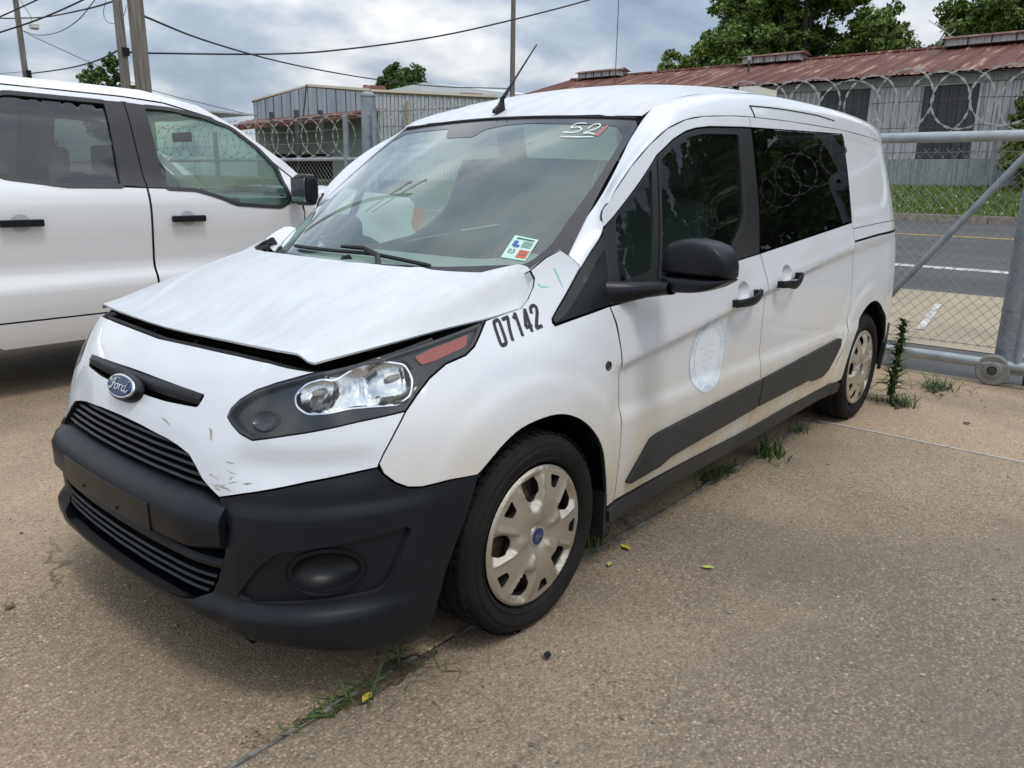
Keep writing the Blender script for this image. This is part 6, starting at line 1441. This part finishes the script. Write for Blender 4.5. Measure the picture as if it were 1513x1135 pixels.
tuft('dry brown weed remnant beside the joint at the bottom of the picture',(.86,.68,0),14,.04,.06,'weed_dry',seed=4,w=.005)
tuft('thin grass blades leaning out behind the bumper near the front tyre',(.42,.73,0),14,.13,.14,seed=5,w=.007,dry=20)
tuft('dark green weed under the sill just behind the front wheel',(-.62,.66,0),60,.17,.12,seed=6,w=.007,dry=10)
tuft('weed clump under the middle of the sill',(-1.62,.70,0),80,.10,.15,seed=7,w=.006,dry=20,elong=(2,.7))
tuft('bright leafy weed poking out under the sill ahead of the rear wheel',(-2.05,.78,0),60,.20,.12,seed=8,w=.010)
tuft('small weed in the shade in front of the rear tyre',(-2.55,.74,0),30,.11,.09,seed=9,w=.006)
tuft('grass tuft at the foot of the tall weed behind the rear wheel',(-3.58,1.0,0),70,.12,.17,seed=10,w=.008,dry=40)
tuft('low spreading grass patch in front of the gate rail',(-4.20,1.08,0),90,.13,.20,seed=11,w=.008,dry=30)
tw=empty('tall_weed',(-3.60,.935,0),0,'tall upright leafy weed growing behind the rear wheel','weed','weeds growing in the joints')
mb=MB(); mb.tube([(0,0,0),(.01,.01,.3),(-.01,.02,.54)],[.008,.006,.003],6); mb.build('stem',M['weed'],tw); mb=MB(); r=random.Random(5)
for i in range(210):
    t=(i/210)**.9; z=.05+.50*t; L=.165*(1.05-.5*t)*r.uniform(.7,1.25); blade(mb,(r.gauss(0,.006),.02*t+r.gauss(0,.006),z),L*r.uniform(-.5,.75),L*r.uniform(.6,1),i*2.4+r.uniform(-.3,.3),.026,r.uniform(.4,1.6),4)
mb.build('leaves',M['weed'],tw,False)
# ---- fallen leaves, bits and pebbles
M['yleaf']=mat('yellow_leaf',(.50,.42,.06),.6); M['bleaf']=mat('brown_leaf',(.14,.085,.045),.8); M['gleaf']=mat('pale_green_leaf',(.40,.46,.12),.6); M['blackbit']=mat('black_scrap',(.012,.012,.014),.5)
def leaf(label,x,y,s,m,rot,cat='leaf',name='fallen_leaf'):
    r=random.Random(int(x*100)); pts=[(-1,0),(-.55,.38),(0,.5),(.5,.33),(1,.0),(.45,-.36),(-.1,-.48),(-.6,-.32)]; V=[(s*(a*math.cos(rot)-b*math.sin(rot)),s*(a*math.sin(rot)+b*math.cos(rot)),.012+s*.25*abs(b)+.10*s*math.sin(a*3)) for a,b in pts]+[(0,0,.010)]
    o=mesh_obj(name,V,[(i,(i+1)%8,8) for i in range(8)],M[m],None,True,0); o.location=(x,y,.0); tag(o,label,cat); return o
leaf('curled yellow leaf lying at the grass tuft below the bumper',.575,.765,.026,'yleaf',.4)
leaf('yellowed leaf lying by the joint behind the front wheel',-.655,.80,.030,'yleaf',1.2); leaf('small green leaf lying beside the front tyre',-.50,.83,.020,'gleaf',.3)
leaf('tiny pale green leaf alone on the open concrete',-.72,1.11,.024,'gleaf',1.9); leaf('dark plastic scrap lying in front of the front tyre',.10,1.01,.024,'blackbit',.6,'scrap','plastic_scrap')
leaf('brown leaf lying left of the van on the concrete',1.05,-.45,.022,'bleaf',.5); leaf('small brown bark chip near the gate wheel',-4.02,1.15,.030,'bleaf',.2,'chip','bark_chip'); leaf('dark chip lying on the concrete before the gate rail',-3.4,1.42,.028,'blackbit',.9,'chip','bark_chip'); leaf('dark pebble-like chip low on the right concrete',.25,1.60,.012,'blackbit',.9,'chip','bark_chip')
rg=np.random.default_rng(12); n=1500; V=[];F=[]
ico=np.array([(1,0,0),(-1,0,0),(0,1,0),(0,-1,0),(0,0,1),(0,0,-1)],float); fi=[(0,2,4),(2,1,4),(1,3,4),(3,0,4),(2,0,5),(1,2,5),(3,1,5),(0,3,5)]
for i in range(n):
    y=rg.uniform(-1.6,2.2); x=rg.uniform(-4.3,1.7); s=rg.uniform(.0018,.0045) if i%9 else rg.uniform(.005,.009); a=rg.uniform(0,6.3); sc=np.array([1.3,.9,.6])*s*rg.uniform(.7,1.2,3); p=ico*sc; c,s_=math.cos(a),math.sin(a); p=np.stack([p[:,0]*c-p[:,1]*s_,p[:,0]*s_+p[:,1]*c,p[:,2]],-1)+[x,y,.0045+s*.3]; b_=len(V); V+=[tuple(q) for q in p]; F+=[tuple(k+b_ for k in f_) for f_ in fi]
M['peb']=mat('loose_pebbles',(.3,.26,.2),.85,build=_leafm((.07,.055,.042),(.42,.37,.29)))
pb=mesh_obj('loose_grit',V,F,M['peb'],None,False); tag(pb,'loose pebbles and grit scattered over the concrete','grit',None,'stuff')
